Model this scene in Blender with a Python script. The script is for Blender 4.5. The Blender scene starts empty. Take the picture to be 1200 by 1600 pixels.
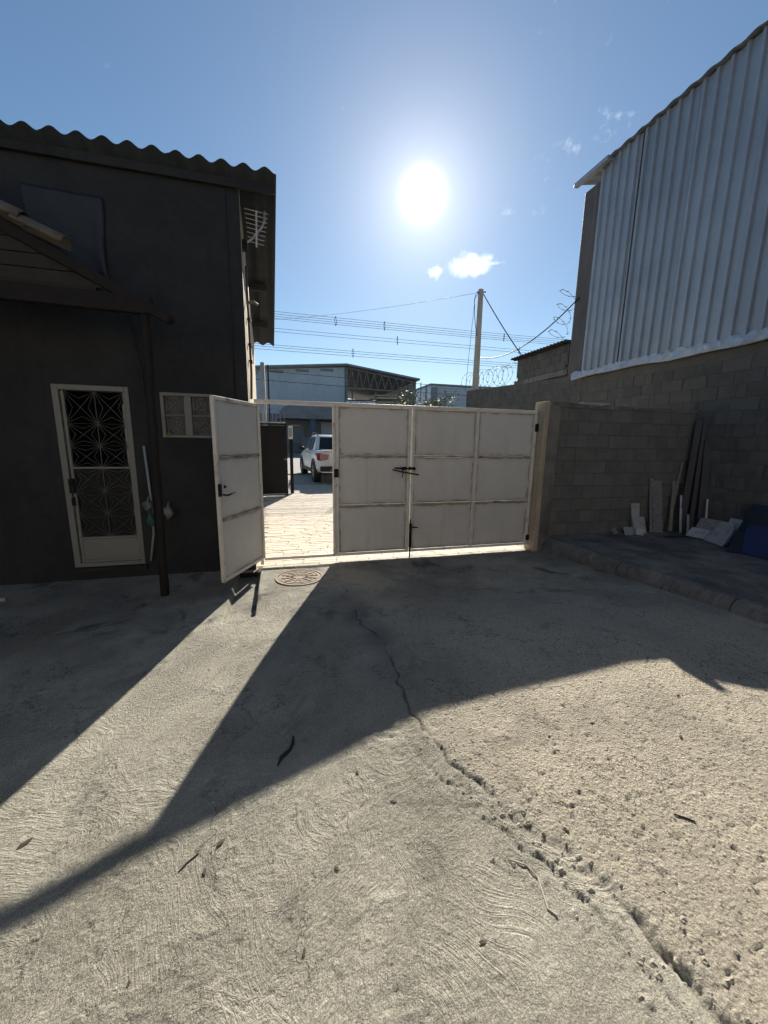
import bpy, math, random
import numpy as np
from mathutils import Vector, Matrix
rnd = random.Random(7)
sc = bpy.context.scene
C = sc.collection
R = math.radians

# ------------------------------------------------------------------ camera
CAM_H, HEAD, PITCH, ROLL = 1.65, 15.0, 10.5, 0.92
cam = bpy.data.cameras.new('camera'); camo = bpy.data.objects.new('camera', cam); C.objects.link(camo)
cam.sensor_fit = 'VERTICAL'; cam.sensor_height = 36; cam.lens = 600 / 1600 * 36
cam.clip_start = 0.05; cam.clip_end = 3000
h_, p_, a_ = R(HEAD), R(PITCH), R(ROLL)
F_ = Vector((math.sin(h_), math.cos(h_), 0)); R_ = Vector((math.cos(h_), -math.sin(h_), 0)); Z_ = Vector((0, 0, 1))
fw = math.cos(p_) * F_ - math.sin(p_) * Z_; up = math.sin(p_) * F_ + math.cos(p_) * Z_
cr = math.cos(a_) * R_ + math.sin(a_) * up; cu = -math.sin(a_) * R_ + math.cos(a_) * up
camo.matrix_world = Matrix(((cr.x, cu.x, -fw.x, 0), (cr.y, cu.y, -fw.y, 0), (cr.z, cu.z, -fw.z, CAM_H), (0, 0, 0, 1)))
sc.camera = camo

# ------------------------------------------------------------------ sky, sun, exposure
SUN_AZ, SUN_EL = 19.4, 29.0
sund = Vector((math.sin(R(SUN_AZ)) * math.cos(R(SUN_EL)), math.cos(R(SUN_AZ)) * math.cos(R(SUN_EL)), math.sin(R(SUN_EL))))
w = bpy.data.worlds.new('World'); sc.world = w; w.use_nodes = True
nt = w.node_tree; N = nt.nodes; L = nt.links; N.clear()
def wmath(op, a, b=None, c=None):
    n = N.new('ShaderNodeMath'); n.operation = op
    for i, v in enumerate((a, b, c)):
        if v is None: continue
        if isinstance(v, (int, float)): n.inputs[i].default_value = v
        else: L.new(v, n.inputs[i])
    return n.outputs[0]
out = N.new('ShaderNodeOutputWorld')
sky = N.new('ShaderNodeTexSky'); sky.sky_type = 'NISHITA'; sky.sun_disc = False
sky.sun_elevation = R(SUN_EL); sky.sun_rotation = R(SUN_AZ)
sky.altitude = 300; sky.air_density = 1.0; sky.dust_density = 0.10; sky.ozone_density = 1.6
bg = N.new('ShaderNodeBackground'); bg.inputs[1].default_value = 0.058
hsv = N.new('ShaderNodeHueSaturation'); hsv.inputs['Hue'].default_value = 0.495; hsv.inputs['Saturation'].default_value = 1.12; L.new(sky.outputs[0], hsv.inputs['Color']); L.new(hsv.outputs[0], bg.inputs[0])
tc = N.new('ShaderNodeTexCoord')
def dot(v):
    n = N.new('ShaderNodeVectorMath'); n.operation = 'DOT_PRODUCT'
    L.new(tc.outputs['Generated'], n.inputs[0]); n.inputs[1].default_value = v; return n.outputs['Value']
ang = wmath('ARCCOSINE', wmath('MINIMUM', dot(sund), 0.9999999))           # angle from the sun, radians
core = wmath('MULTIPLY', wmath('EXPONENT', wmath('MULTIPLY', wmath('POWER', wmath('DIVIDE', ang, R(1.25)), 2.0), -1.0)), 8.0)
aur = wmath('MULTIPLY', wmath('EXPONENT', wmath('MULTIPLY', ang, -1 / R(4.5))), 0.42)
aur2 = wmath('MULTIPLY', wmath('EXPONENT', wmath('MULTIPLY', ang, -1 / R(22.0))), 0.065)
glow = N.new('ShaderNodeBackground'); glow.inputs[0].default_value = (1, 0.97, 0.92, 1)
L.new(wmath('ADD', wmath('ADD', core, aur), aur2), glow.inputs[1])
# small fair-weather clouds: billowy noise inside soft envelopes round their directions
def azel(az, el): return (math.sin(R(az)) * math.cos(R(el)), math.cos(R(az)) * math.cos(R(el)), math.sin(R(el)))
nz = N.new('ShaderNodeTexNoise'); nz.inputs['Scale'].default_value = 42; nz.inputs['Detail'].default_value = 7; nz.inputs['Roughness'].default_value = 0.62
L.new(tc.outputs['Generated'], nz.inputs['Vector'])
cl = None
def env(az, el, wa, we, amp):
    """elliptic falloff round (az, el), half widths in degrees"""
    v = Vector(azel(az, el)); e1 = Vector((math.cos(R(az)), -math.sin(R(az)), 0)); e2 = v.cross(e1) * -1
    a = wmath('DIVIDE', dot(e1), math.sin(R(wa))); b = wmath('DIVIDE', dot(e2), math.sin(R(we)))
    r2 = wmath('ADD', wmath('MULTIPLY', a, a), wmath('MULTIPLY', b, b))
    front = wmath('GREATER_THAN', dot(v), 0.5)
    return wmath('MULTIPLY', wmath('MULTIPLY', wmath('EXPONENT', wmath('MULTIPLY', r2, -1.0)), front), amp)
for a in ((26.0, 21.9, 2.6, 1.25, 1.0), (21.3, 21.5, 1.3, 0.8, 0.62), (29.2, 22.0, 2.0, 0.35, 0.55),
          (41.2, 32.0, 2.2, 1.6, 0.30), (33.5, 26.5, 1.8, 1.2, 0.28), (36.5, 31.0, 2.4, 1.6, 0.26), (30.0, 27.0, 1.2, 0.8, 0.24)):
    e = env(*a); cl = e if cl is None else wmath('MAXIMUM', cl, e)
cm = N.new('ShaderNodeMapRange'); cm.interpolation_type = 'SMOOTHSTEP'
L.new(wmath('SUBTRACT', wmath('ADD', wmath('MULTIPLY', cl, 0.75), wmath('MULTIPLY', nz.outputs[0], 1.0)), 0.0), cm.inputs[0])
cm.inputs[1].default_value = 0.66; cm.inputs[2].default_value = 1.15; cm.inputs[3].default_value = 0; cm.inputs[4].default_value = 0.5
cbg = N.new('ShaderNodeBackground'); cbg.inputs[0].default_value = (1.0, 0.95, 0.88, 1); L.new(cm.outputs[0], cbg.inputs[1])
ad = N.new('ShaderNodeAddShader'); L.new(bg.outputs[0], ad.inputs[0]); L.new(glow.outputs[0], ad.inputs[1])
ad2 = N.new('ShaderNodeAddShader'); L.new(ad.outputs[0], ad2.inputs[0]); L.new(cbg.outputs[0], ad2.inputs[1])
L.new(ad2.outputs[0], out.inputs[0])
sl = bpy.data.lights.new('sun', 'SUN'); sl.energy = 5.0; sl.angle = R(0.53); sl.color = (1.0, 0.93, 0.81)
so = bpy.data.objects.new('sun', sl); C.objects.link(so); so.rotation_euler = sund.to_track_quat('Z', 'Y').to_euler(); so.location = (8, 20, 30)
vs = sc.view_settings; vs.view_transform = 'Standard'; vs.look = 'None'; vs.gamma = 1; vs.exposure = 0.92; vs.use_curve_mapping = False
sc.render.engine = 'CYCLES'; sc.cycles.use_denoising = True; sc.cycles.max_bounces = 6; sc.cycles.diffuse_bounces = 3; sc.cycles.use_adaptive_sampling = True; sc.cycles.adaptive_threshold = 0.035
sc.cycles.sample_clamp_indirect = 6

# ------------------------------------------------------------------ materials
MATS = {}
def mat(name, col, rough=0.8, var=0.22, scale=5.0, bump=0.25, bscale=90.0, metal=0.0, col2=None, mix=0.5, mscale=3.0,
        streak=None, samt=0.5, rand=0.0, trans=0.0, fine=0.12, spec=0.4, soft=0.12, zrust=None):
    m = bpy.data.materials.new(name); m.use_nodes = True; t = m.node_tree; n = t.nodes; l = t.links
    b = n['Principled BSDF']; b.inputs['Roughness'].default_value = rough; b.inputs['Metallic'].default_value = metal
    b.inputs['Specular IOR Level'].default_value = spec
    co = n.new('ShaderNodeTexCoord'); oi = n.new('ShaderNodeObjectInfo')
    sh = n.new('ShaderNodeVectorMath'); sh.operation = 'ADD'; l.new(co.outputs['Object'], sh.inputs[0])
    rv = n.new('ShaderNodeVectorMath'); rv.operation = 'SCALE'; rv.inputs[0].default_value = (13.1, 7.7, 3.3); l.new(oi.outputs['Random'], rv.inputs['Scale']); l.new(rv.outputs[0], sh.inputs[1])
    V = sh.outputs[0]
    def noise(s, d=5, r=0.6, vec=None):
        x = n.new('ShaderNodeTexNoise'); x.inputs['Scale'].default_value = s; x.inputs['Detail'].default_value = d; x.inputs['Roughness'].default_value = r
        l.new(vec or V, x.inputs['Vector']); return x.outputs[0]
    def mathn(op, a, bb):
        x = n.new('ShaderNodeMath'); x.operation = op
        for i, v in enumerate((a, bb)):
            if isinstance(v, (int, float)): x.inputs[i].default_value = v
            else: l.new(v, x.inputs[i])
        return x.outputs[0]
    def rng(v, a, bb, c, d, sm=False):
        x = n.new('ShaderNodeMapRange'); x.inputs[1].default_value = a; x.inputs[2].default_value = bb; x.inputs[3].default_value = c; x.inputs[4].default_value = d
        if sm: x.interpolation_type = 'SMOOTHSTEP'
        l.new(v, x.inputs[0]); return x.outputs[0]
    def mixc(f, a, bb, bt='MIX'):
        x = n.new('ShaderNodeMix'); x.data_type = 'RGBA'; x.blend_type = bt
        if isinstance(f, (int, float)): x.inputs[0].default_value = f
        else: l.new(f, x.inputs[0])
        for i, v in ((6, a), (7, bb)):
            if isinstance(v, tuple): x.inputs[i].default_value = (*v[:3], 1)
            else: l.new(v, x.inputs[i])
        return x.outputs[2]
    cc = tuple(col)
    if col2: cc = mixc(rng(noise(mscale, 6, 0.65), mix - soft, mix + soft, 0, 1, True), tuple(col), tuple(col2))
    val = rng(noise(scale), 0.25, 0.75, 1 - var, 1 + var)
    val = mathn('MULTIPLY', val, rng(noise(scale * 14, 3), 0.25, 0.75, 1 - fine, 1 + fine))
    if rand: val = mathn('MULTIPLY', val, rng(oi.outputs['Random'], 0, 1, 1 - rand, 1 + rand))
    g = n.new('ShaderNodeCombineColor'); [l.new(val, g.inputs[i]) for i in range(3)]
    cc = mixc(1.0, cc, g.outputs[0], 'MULTIPLY')
    if streak:
        mp = n.new('ShaderNodeMapping'); mp.inputs['Scale'].default_value = (6, 6, 0.35); l.new(V, mp.inputs[0])
        f = rng(noise(1.6, 6, 0.7, mp.outputs[0]), 0.5, 0.72, 0, samt, True)
        cc = mixc(f, cc, tuple(streak))
    l.new(cc, b.inputs['Base Color'])
    if bump:
        bp = n.new('ShaderNodeBump'); bp.inputs['Strength'].default_value = bump; bp.inputs['Distance'].default_value = 0.01
        l.new(mathn('ADD', noise(bscale, 6, 0.7), mathn('MULTIPLY', noise(bscale * 0.12, 3), 1.4)), bp.inputs['Height']); l.new(bp.outputs[0], b.inputs['Normal'])
    if trans:
        b.inputs['Transmission Weight'].default_value = trans
    MATS[name] = m; return m
M_char = mat('charcoal_wall_paint', (0.030, 0.031, 0.0325), 0.8, 0.28, 1.2, 0.3, 60, col2=(0.024, 0.025, 0.0265), mix=0.5, mscale=1.1, streak=(0.018, 0.018, 0.018), samt=0.35, spec=0.25)
M_cream = mat('cream_render', (0.50, 0.43, 0.33), 0.9, 0.15, 2.5, 0.3, 70, streak=(0.32, 0.26, 0.19), samt=0.4)
M_fibre = mat('fibre_cement', (0.034, 0.038, 0.043), 0.9, 0.3, 3.0, 0.3, 60, col2=(0.022, 0.025, 0.027), mix=0.55)
M_darkwood = mat('dark_timber', (0.014, 0.011, 0.009), 0.85, 0.3, 8, 0.4, 40)
M_brownwood = mat('brown_boards', (0.028, 0.023, 0.018), 0.8, 0.25, 6, 0.35, 45, rand=0.3)
M_tile = mat('clay_tile', (0.16, 0.125, 0.10), 0.9, 0.3, 9, 0.35, 60, col2=(0.12, 0.11, 0.09), mix=0.5, rand=0.25)
M_gate = mat('gate_white_paint', (0.59, 0.56, 0.52), 0.55, 0.07, 2.2, 0.08, 40, streak=(0.42, 0.34, 0.26), samt=0.32, fine=0.03)
M_gatefr = mat('gate_frame_paint', (0.64, 0.60, 0.54), 0.5, 0.12, 6, 0.12, 60, col2=(0.20, 0.11, 0.065), mix=0.67, mscale=5, fine=0.06)
M_rust = mat('rusted_rail', (0.38, 0.33, 0.27), 0.8, 0.25, 10, 0.3, 80, col2=(0.14, 0.10, 0.07), mix=0.55, mscale=6)
M_doorpaint = mat('white_door_paint', (0.56, 0.55, 0.53), 0.5, 0.06, 2.5, 0.06, 40, streak=(0.5, 0.46, 0.4), samt=0.25, fine=0.03)
M_housedoor = mat('grey_door_paint', (0.19, 0.185, 0.172), 0.55, 0.08, 3, 0.06, 40, streak=(0.17, 0.15, 0.12), samt=0.3, fine=0.04)
M_black = mat('black_iron', (0.010, 0.010, 0.011), 0.55, 0.3, 8, 0.1, 60, spec=0.2)
M_post = mat('post_ochre_render', (0.40, 0.335, 0.25), 0.9, 0.18, 3, 0.3, 60, streak=(0.2, 0.15, 0.1), samt=0.45)
M_dirtcon = mat('weathered_concrete', (0.20, 0.185, 0.165), 0.95, 0.3, 2.4, 0.5, 60, col2=(0.11, 0.10, 0.09), mix=0.55, mscale=1.6, streak=(0.07, 0.065, 0.06), samt=0.6)
M_mortar = mat('mortar', (0.118, 0.111, 0.10), 0.95, 0.25, 3, 0.5, 60, streak=(0.06, 0.055, 0.05), samt=0.5)
M_block = mat('concrete_block', (0.16, 0.153, 0.142), 0.95, 0.2, 4, 0.5, 80, rand=0.10, streak=(0.10, 0.092, 0.083), samt=0.35)
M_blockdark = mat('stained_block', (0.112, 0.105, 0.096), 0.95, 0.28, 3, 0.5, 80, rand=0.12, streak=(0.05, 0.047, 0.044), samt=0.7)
M_clad = mat('galvanised_cladding', (0.33, 0.345, 0.38), 0.45, 0.12, 1.3, 0.04, 30, metal=0.65, streak=(0.36, 0.37, 0.40), samt=0.5, fine=0.04, rand=0.08)
M_flash = mat('crinkled_flashing', (0.40, 0.45, 0.52), 0.45, 0.12, 5, 0.2, 30, metal=0.3)
M_colm = mat('brown_steel', (0.10, 0.085, 0.08), 0.6, 0.25, 2, 0.15, 40, streak=(0.22, 0.20, 0.18), samt=0.4)
M_galv = mat('galvanised_wire', (0.36, 0.36, 0.37), 0.5, 0.2, 20, 0, metal=0.6)
M_cable = mat('black_cable', (0.02, 0.02, 0.022), 0.6, 0.1, 5, 0)
M_pole = mat('pole_concrete', (0.42, 0.39, 0.35), 0.9, 0.15, 3, 0.3, 60, streak=(0.28, 0.25, 0.22), samt=0.4)
M_whclad = mat('warehouse_cladding', (0.46, 0.52, 0.58), 0.5, 0.10, 0.4, 0, streak=(0.36, 0.40, 0.44), samt=0.4, rand=0.06)
M_whdark = mat('warehouse_interior', (0.20, 0.20, 0.20), 0.9, 0.25, 0.5, 0)
M_steel = mat('truss_steel', (0.16, 0.17, 0.18), 0.6, 0.2, 2, 0)
M_roofgrey = mat('roof_sheet_grey', (0.20, 0.23, 0.26), 0.6, 0.15, 0.6, 0)
M_stack = mat('stacked_timber', (0.42, 0.37, 0.31), 0.8, 0.25, 2, 0, rand=0.45)
M_white = mat('white_plaster', (0.72, 0.71, 0.69), 0.8, 0.08, 3, 0.1, 60)
M_marble = mat('offcut_marble', (0.46, 0.45, 0.44), 0.45, 0.14, 4, 0.05, 60, col2=(0.30, 0.29, 0.29), mix=0.6, mscale=9, rand=0.12)
M_granite = mat('offcut_granite', (0.30, 0.29, 0.275), 0.5, 0.2, 30, 0.05, 90, col2=(0.17, 0.165, 0.16), mix=0.5, mscale=45, rand=0.1)
M_profile = mat('dark_profile', (0.030, 0.032, 0.042), 0.5, 0.3, 3, 0.1, 40)
M_bluesheet = mat('navy_sheet', (0.018, 0.026, 0.095), 0.55, 0.25, 4, 0.2, 20)
M_blackstone = mat('black_stone', (0.014, 0.014, 0.016), 0.35, 0.3, 12, 0.05)
M_pvc = mat('white_pvc', (0.30, 0.30, 0.285), 0.4, 0.08, 6, 0)
M_tarp = mat('black_tarp', (0.017, 0.018, 0.021), 0.55, 0.2, 4, 0.35, 14)
M_bagw = mat('clear_bag', (0.13, 0.133, 0.13), 0.35, 0.3, 14, 0.4, 30)
M_bagg = mat('green_bag', (0.03, 0.10, 0.075), 0.4, 0.3, 14, 0.4, 30)
M_glass = mat('dark_glass', (0.02, 0.024, 0.028), 0.08, 0.1, 3, 0, spec=0.6)
M_frost = mat('dull_dark_glass', (0.014, 0.015, 0.016), 0.5, 0.2, 6, 0.1, 30, spec=0.15)
M_rib = mat('fluted_glass', (0.16, 0.165, 0.16), 0.25, 0.2, 8, 0.2, 40)
M_car = mat('white_car_paint', (0.74, 0.74, 0.73), 0.22, 0.02, 1, 0, fine=0.0, spec=0.5)
M_carblk = mat('car_black_plastic', (0.018, 0.018, 0.019), 0.6, 0.15, 6, 0)
M_tyre = mat('tyre_rubber', (0.016, 0.016, 0.016), 0.85, 0.2, 10, 0.2, 60)
M_rim = mat('alloy_rim', (0.36, 0.36, 0.37), 0.35, 0.1, 4, 0, metal=0.8)
M_red = mat('tail_lamp_red', (0.22, 0.012, 0.014), 0.15, 0.1, 8, 0, spec=0.6)
M_asph = mat('asphalt', (0.22, 0.215, 0.205), 0.9, 0.15, 0.6, 0.3, 30)
M_earth = mat('bare_ground', (0.20, 0.17, 0.13), 0.95, 0.25, 0.3, 0.3, 8)
M_paver = mat('stone_strip_paver', (0.50, 0.45, 0.375), 0.85, 0.12, 8, 0.25, 60, rand=0.13, col2=(0.56, 0.505, 0.42), mix=0.5, mscale=6)
M_pavebed = mat('paver_bed', (0.38, 0.33, 0.265), 0.95, 0.2, 5, 0.3, 60)
M_kerb = mat('broken_kerb_concrete', (0.17, 0.163, 0.15), 0.95, 0.3, 5, 0.7, 45, col2=(0.13, 0.12, 0.105), mix=0.55, mscale=4)
M_plat = mat('platform_concrete', (0.24, 0.222, 0.192), 0.95, 0.3, 2, 0.5, 50, col2=(0.13, 0.12, 0.105), mix=0.5, mscale=2.2)
M_iron = mat('cast_iron', (0.30, 0.245, 0.18), 0.8, 0.25, 14, 0.4, 70, col2=(0.17, 0.12, 0.085), mix=0.55, mscale=14)
M_leaf = mat('shrub_leaf', (0.12, 0.13, 0.045), 0.55, 0.3, 8, 0, rand=0.2, trans=0.0)
M_dry = mat('dry_leaf', (0.055, 0.040, 0.027), 0.8, 0.4, 30, 0)
M_stone = mat('loose_stone', (0.36, 0.325, 0.265), 0.95, 0.5, 40, 0.3, 80)
M_shopw = mat('shop_wall', (0.20, 0.205, 0.215), 0.85, 0.2, 0.8, 0)
M_shopb = mat('shop_blue_pillar', (0.06, 0.10, 0.17), 0.7, 0.15, 1, 0)
M_bark = mat('bark', (0.10, 0.075, 0.055), 0.9, 0.3, 12, 0.5, 30)

def edge_rust(m, wdt, hgt, strength):
    # rust and grime creeping in from the welded edges of a sheet panel
    t = m.node_tree; n = t.nodes; l = t.links; b = n['Principled BSDF']; src = b.inputs['Base Color'].links[0].from_socket
    tc_ = n.new('ShaderNodeTexCoord'); sp_ = n.new('ShaderNodeSeparateXYZ'); l.new(tc_.outputs['Generated'], sp_.inputs[0])
    def mt(op, a, bb):
        x = n.new('ShaderNodeMath'); x.operation = op
        for i, v in enumerate((a, bb)):
            if isinstance(v, (int, float)): x.inputs[i].default_value = v
            else: l.new(v, x.inputs[i])
        return x.outputs[0]
    ex = mt('MULTIPLY', mt('MINIMUM', sp_.outputs[0], mt('SUBTRACT', 1, sp_.outputs[0])), wdt); ez = mt('MULTIPLY', mt('MINIMUM', sp_.outputs[2], mt('SUBTRACT', 1, sp_.outputs[2])), hgt)
    d_ = mt('MINIMUM', ex, ez)
    nz_ = n.new('ShaderNodeTexNoise'); nz_.inputs['Scale'].default_value = 7; nz_.inputs['Detail'].default_value = 6; l.new(tc_.outputs['Object'], nz_.inputs['Vector'])
    dd_ = mt('SUBTRACT', d_, mt('MULTIPLY', mt('SUBTRACT', nz_.outputs[0], .42), .09))
    for lo_, hi_, st_, col_ in ((.0, .07, .30 * strength, (.30, .24, .18)), (.002, .016, .8 * strength, (.13, .09, .065))):
        mr_ = n.new('ShaderNodeMapRange'); mr_.interpolation_type = 'SMOOTHSTEP'; l.new(dd_, mr_.inputs[0])
        for i, k in enumerate((lo_, hi_, st_, 0)): mr_.inputs[i + 1].default_value = k
        mxx = n.new('ShaderNodeMix'); mxx.data_type = 'RGBA'; l.new(mr_.outputs[0], mxx.inputs[0]); l.new(src, mxx.inputs[6]); mxx.inputs[7].default_value = (*col_, 1); src = mxx.outputs[2]
    l.new(src, b.inputs['Base Color'])
edge_rust(M_gate, .95, .65, .7)
M_leafpanel = mat('door_panel_paint', (0.56, 0.55, 0.53), 0.5, 0.06, 2.5, 0.06, 40, streak=(0.5, 0.46, 0.4), samt=0.25, fine=0.03); edge_rust(M_leafpanel, .9, .65, 0.55)

# ------------------------------------------------------------------ helpers
class MB:
    def __init__(s): s.v = []; s.f = []
    def add(s, v, f):
        k = len(s.v); s.v += [tuple(p) for p in v]; s.f += [tuple(i + k for i in q) for q in f]; return s
    def box(s, x0, x1, y0, y1, z0, z1):
        return s.add([(x0, y0, z0), (x1, y0, z0), (x1, y1, z0), (x0, y1, z0), (x0, y0, z1), (x1, y0, z1), (x1, y1, z1), (x0, y1, z1)],
                     [(3, 2, 1, 0), (4, 5, 6, 7), (0, 1, 5, 4), (1, 2, 6, 5), (2, 3, 7, 6), (3, 0, 4, 7)])
    def hexa(s, b, t):           # bottom 4 pts, top 4 pts, both counter-clockwise from above
        return s.add(list(b) + list(t), [(3, 2, 1, 0), (4, 5, 6, 7), (0, 1, 5, 4), (1, 2, 6, 5), (2, 3, 7, 6), (3, 0, 4, 7)])
    def bar(s, a, b, wd, ht, upv=(0, 0, 1)):
        a = Vector(a); b = Vector(b); d = (b - a).normalized(); u = Vector(upv)
        if abs(d.dot(u)) > 0.98: u = Vector((1, 0, 0))
        r = d.cross(u).normalized() * wd / 2; u = r.cross(d).normalized() * ht / 2
        q = [a - r - u, a + r - u, b + r - u, b - r - u]; t = [a - r + u, a + r + u, b + r + u, b - r + u]
        return s.hexa(q, t)
    def tube(s, pts, r, n=6, cap=True):
        pts = [Vector(p) for p in pts]; k = len(s.v); m = len(pts); prev = None
        for i, p in enumerate(pts):
            d = (pts[min(i + 1, m - 1)] - pts[max(i - 1, 0)]).normalized()
            if prev is None:
                u = Vector((0, 0, 1)) if abs(d.z) < 0.9 else Vector((1, 0, 0)); u = (u - d * u.dot(d)).normalized()
            else: u = (prev - d * prev.dot(d)).normalized()
            prev = u; w_ = d.cross(u); rr = r[i] if isinstance(r, (list, tuple)) else r
            for j in range(n):
                a = 2 * math.pi * j / n; s.v.append(tuple(p + (u * math.cos(a) + w_ * math.sin(a)) * rr))
        for i in range(m - 1):
            for j in range(n):
                s.f.append((k + i * n + j, k + i * n + (j + 1) % n, k + (i + 1) * n + (j + 1) % n, k + (i + 1) * n + j))
        if cap: s.f.append(tuple(k + j for j in reversed(range(n)))); s.f.append(tuple(k + (m - 1) * n + j for j in range(n)))
        return s
    def prism(s, poly, off):     # planar polygon extruded by a vector
        n = len(poly); o = Vector(off); v = [Vector(p) for p in poly] + [Vector(p) + o for p in poly]
        return s.add(v, [tuple(reversed(range(n))), tuple(range(n, 2 * n))] + [(i, (i + 1) % n, n + (i + 1) % n, n + i) for i in range(n)])
    def blob(s, c, r, amp=0.25, n=8, seed=0, sq=(1, 1, 1)):
        q = random.Random(seed); k = len(s.v); rows = n // 2 + 1
        ph = [q.uniform(0, 6.28) for _ in range(6)]
        for i in range(rows):
            th = math.pi * i / (rows - 1)
            for j in range(n):
                a = 2 * math.pi * j / n
                rr = r * (1 + amp * (math.sin(2 * a + ph[0] + 3 * th) * .5 + math.sin(3 * a + ph[1]) * math.sin(2 * th + ph[2]) * .5 + q.uniform(-.3, .3) * (0 < i < rows - 1)))
                s.v.append((c[0] + rr * math.sin(th) * math.cos(a) * sq[0], c[1] + rr * math.sin(th) * math.sin(a) * sq[1], c[2] + rr * math.cos(th) * sq[2]))
        for i in range(rows - 1):
            for j in range(n): s.f.append((k + i * n + j, k + (i + 1) * n + j, k + (i + 1) * n + (j + 1) % n, k + i * n + (j + 1) % n))
        return s
    def mesh(s, name, m, smooth=False, bevel=0):
        me = bpy.data.meshes.new(name); me.from_pydata(s.v, [], s.f); me.materials.append(m)
        if smooth: me.polygons.foreach_set('use_smooth', [True] * len(me.polygons))
        me.update(); return me
    def build(s, name, m, parent=None, smooth=False, bevel=0, loc=None):
        o = bpy.data.objects.new(name, s.mesh(name, m, smooth)); C.objects.link(o)
        if parent: o.parent = parent
        if loc: o.location = loc
        if bevel:
            b = o.modifiers.new('bevel', 'BEVEL'); b.width = bevel; b.segments = 2; b.limit_method = 'ANGLE'
        return o
def B(*a): return MB().box(*a)
def tag(o, label=None, cat=None, group=None, kind=None):
    if label: o['label'] = label
    if cat: o['category'] = cat
    if group: o['group'] = group
    if kind: o['kind'] = kind
    return o
def empty(name, loc, label, cat, group=None):
    o = bpy.data.objects.new(name, None); C.objects.link(o); o.location = loc; o.empty_display_size = 0.1
    return tag(o, label, cat, group)
class Thing:
    """parts given in world coordinates, stored relative to the thing's base"""
    def __init__(s, name, loc, label, cat, group=None): s.e = empty(name, loc, label, cat, group); s.loc = Vector(loc)
    def part(s, name, mb, m, parent=None, **k):
        o = mb.build(name, m, parent or s.e, **k)
        if parent is None: o.matrix_parent_inverse = Matrix.Translation(-s.loc)
        return o
def inst(name, me, parent, loc, rz=0, scale=(1, 1, 1), inv=None):
    o = bpy.data.objects.new(name, me); C.objects.link(o); o.parent = parent; o.location = loc; o.rotation_euler = (0, 0, rz); o.scale = scale
    if inv is not None: o.matrix_parent_inverse = inv
    return o

# numpy noise
def _h(ix, iy, s):
    n = (ix.astype(np.int64) * 374761393 + iy.astype(np.int64) * 668265263 + s * 974711) & 0x7fffffff
    n = ((n ^ (n >> 13)) * 1274126177) & 0x7fffffff; n = n ^ (n >> 16)
    return (n & 0xffff) / 65535.0
def vnoise(x, y, s=0):
    ix = np.floor(x); iy = np.floor(y); fx = x - ix; fy = y - iy; fx = fx * fx * (3 - 2 * fx); fy = fy * fy * (3 - 2 * fy)
    a = _h(ix, iy, s); b = _h(ix + 1, iy, s); c = _h(ix, iy + 1, s); d = _h(ix + 1, iy + 1, s)
    return (a * (1 - fx) + b * fx) * (1 - fy) + (c * (1 - fx) + d * fx) * fy
def fbm(x, y, o=4, s=0, g=0.5):
    r = 0; a = 1; t = 0
    for i in range(o): r = r + a * vnoise(x * 2 ** i + 17 * i, y * 2 ** i + 31 * i, s + i); t += a; a *= g
    return r / t
def stones(x, y, cell, s, dens=1.0, flat=0.6):
    """height of half-buried pebbles, one per cell"""
    gx = np.floor(x / cell); gy = np.floor(y / cell); hmax = np.zeros_like(x)
    for i in (-1, 0, 1):
        for j in (-1, 0, 1):
            cx = gx + i; cy = gy + j
            px = (cx + .15 + .7 * _h(cx, cy, s)) * cell; py = (cy + .15 + .7 * _h(cx, cy, s + 1)) * cell
            r = cell * (0.16 + 0.42 * _h(cx, cy, s + 2) ** 2) ; an = _h(cx, cy, s + 5) * 6.28
            dx = (x - px); dy = (y - py); u = dx * np.cos(an) + dy * np.sin(an); v = (-dx * np.sin(an) + dy * np.cos(an)) * (1 + .6 * _h(cx, cy, s + 6))
            d2 = (u * u + v * v) / (r * r); on = _h(cx, cy, s + 3) < dens
            hmax = np.maximum(hmax, np.where(on & (d2 < 1), r * flat * np.sqrt(np.clip(1 - d2, 0, 1)), 0))
    return hmax
def sstep(a, b, x): t = np.clip((x - a) / (b - a), 0, 1); return t * t * (3 - 2 * t)

# ------------------------------------------------------------------ ground
def slope_out(y): return max(0.0, min(0.21, 0.02 * (y - 5.3)))
g = MB(); ys = [-400, -9, -8.0]
g.add([(-1500, -1500, -0.45), (1500, -1500, -0.45), (1500, 1500, -0.45), (-1500, 1500, -0.45)], [(0, 1, 2, 3)])
tag(g.build('ground', M_earth), 'bare earth ground beyond the yard and the street', kind='structure')

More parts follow.
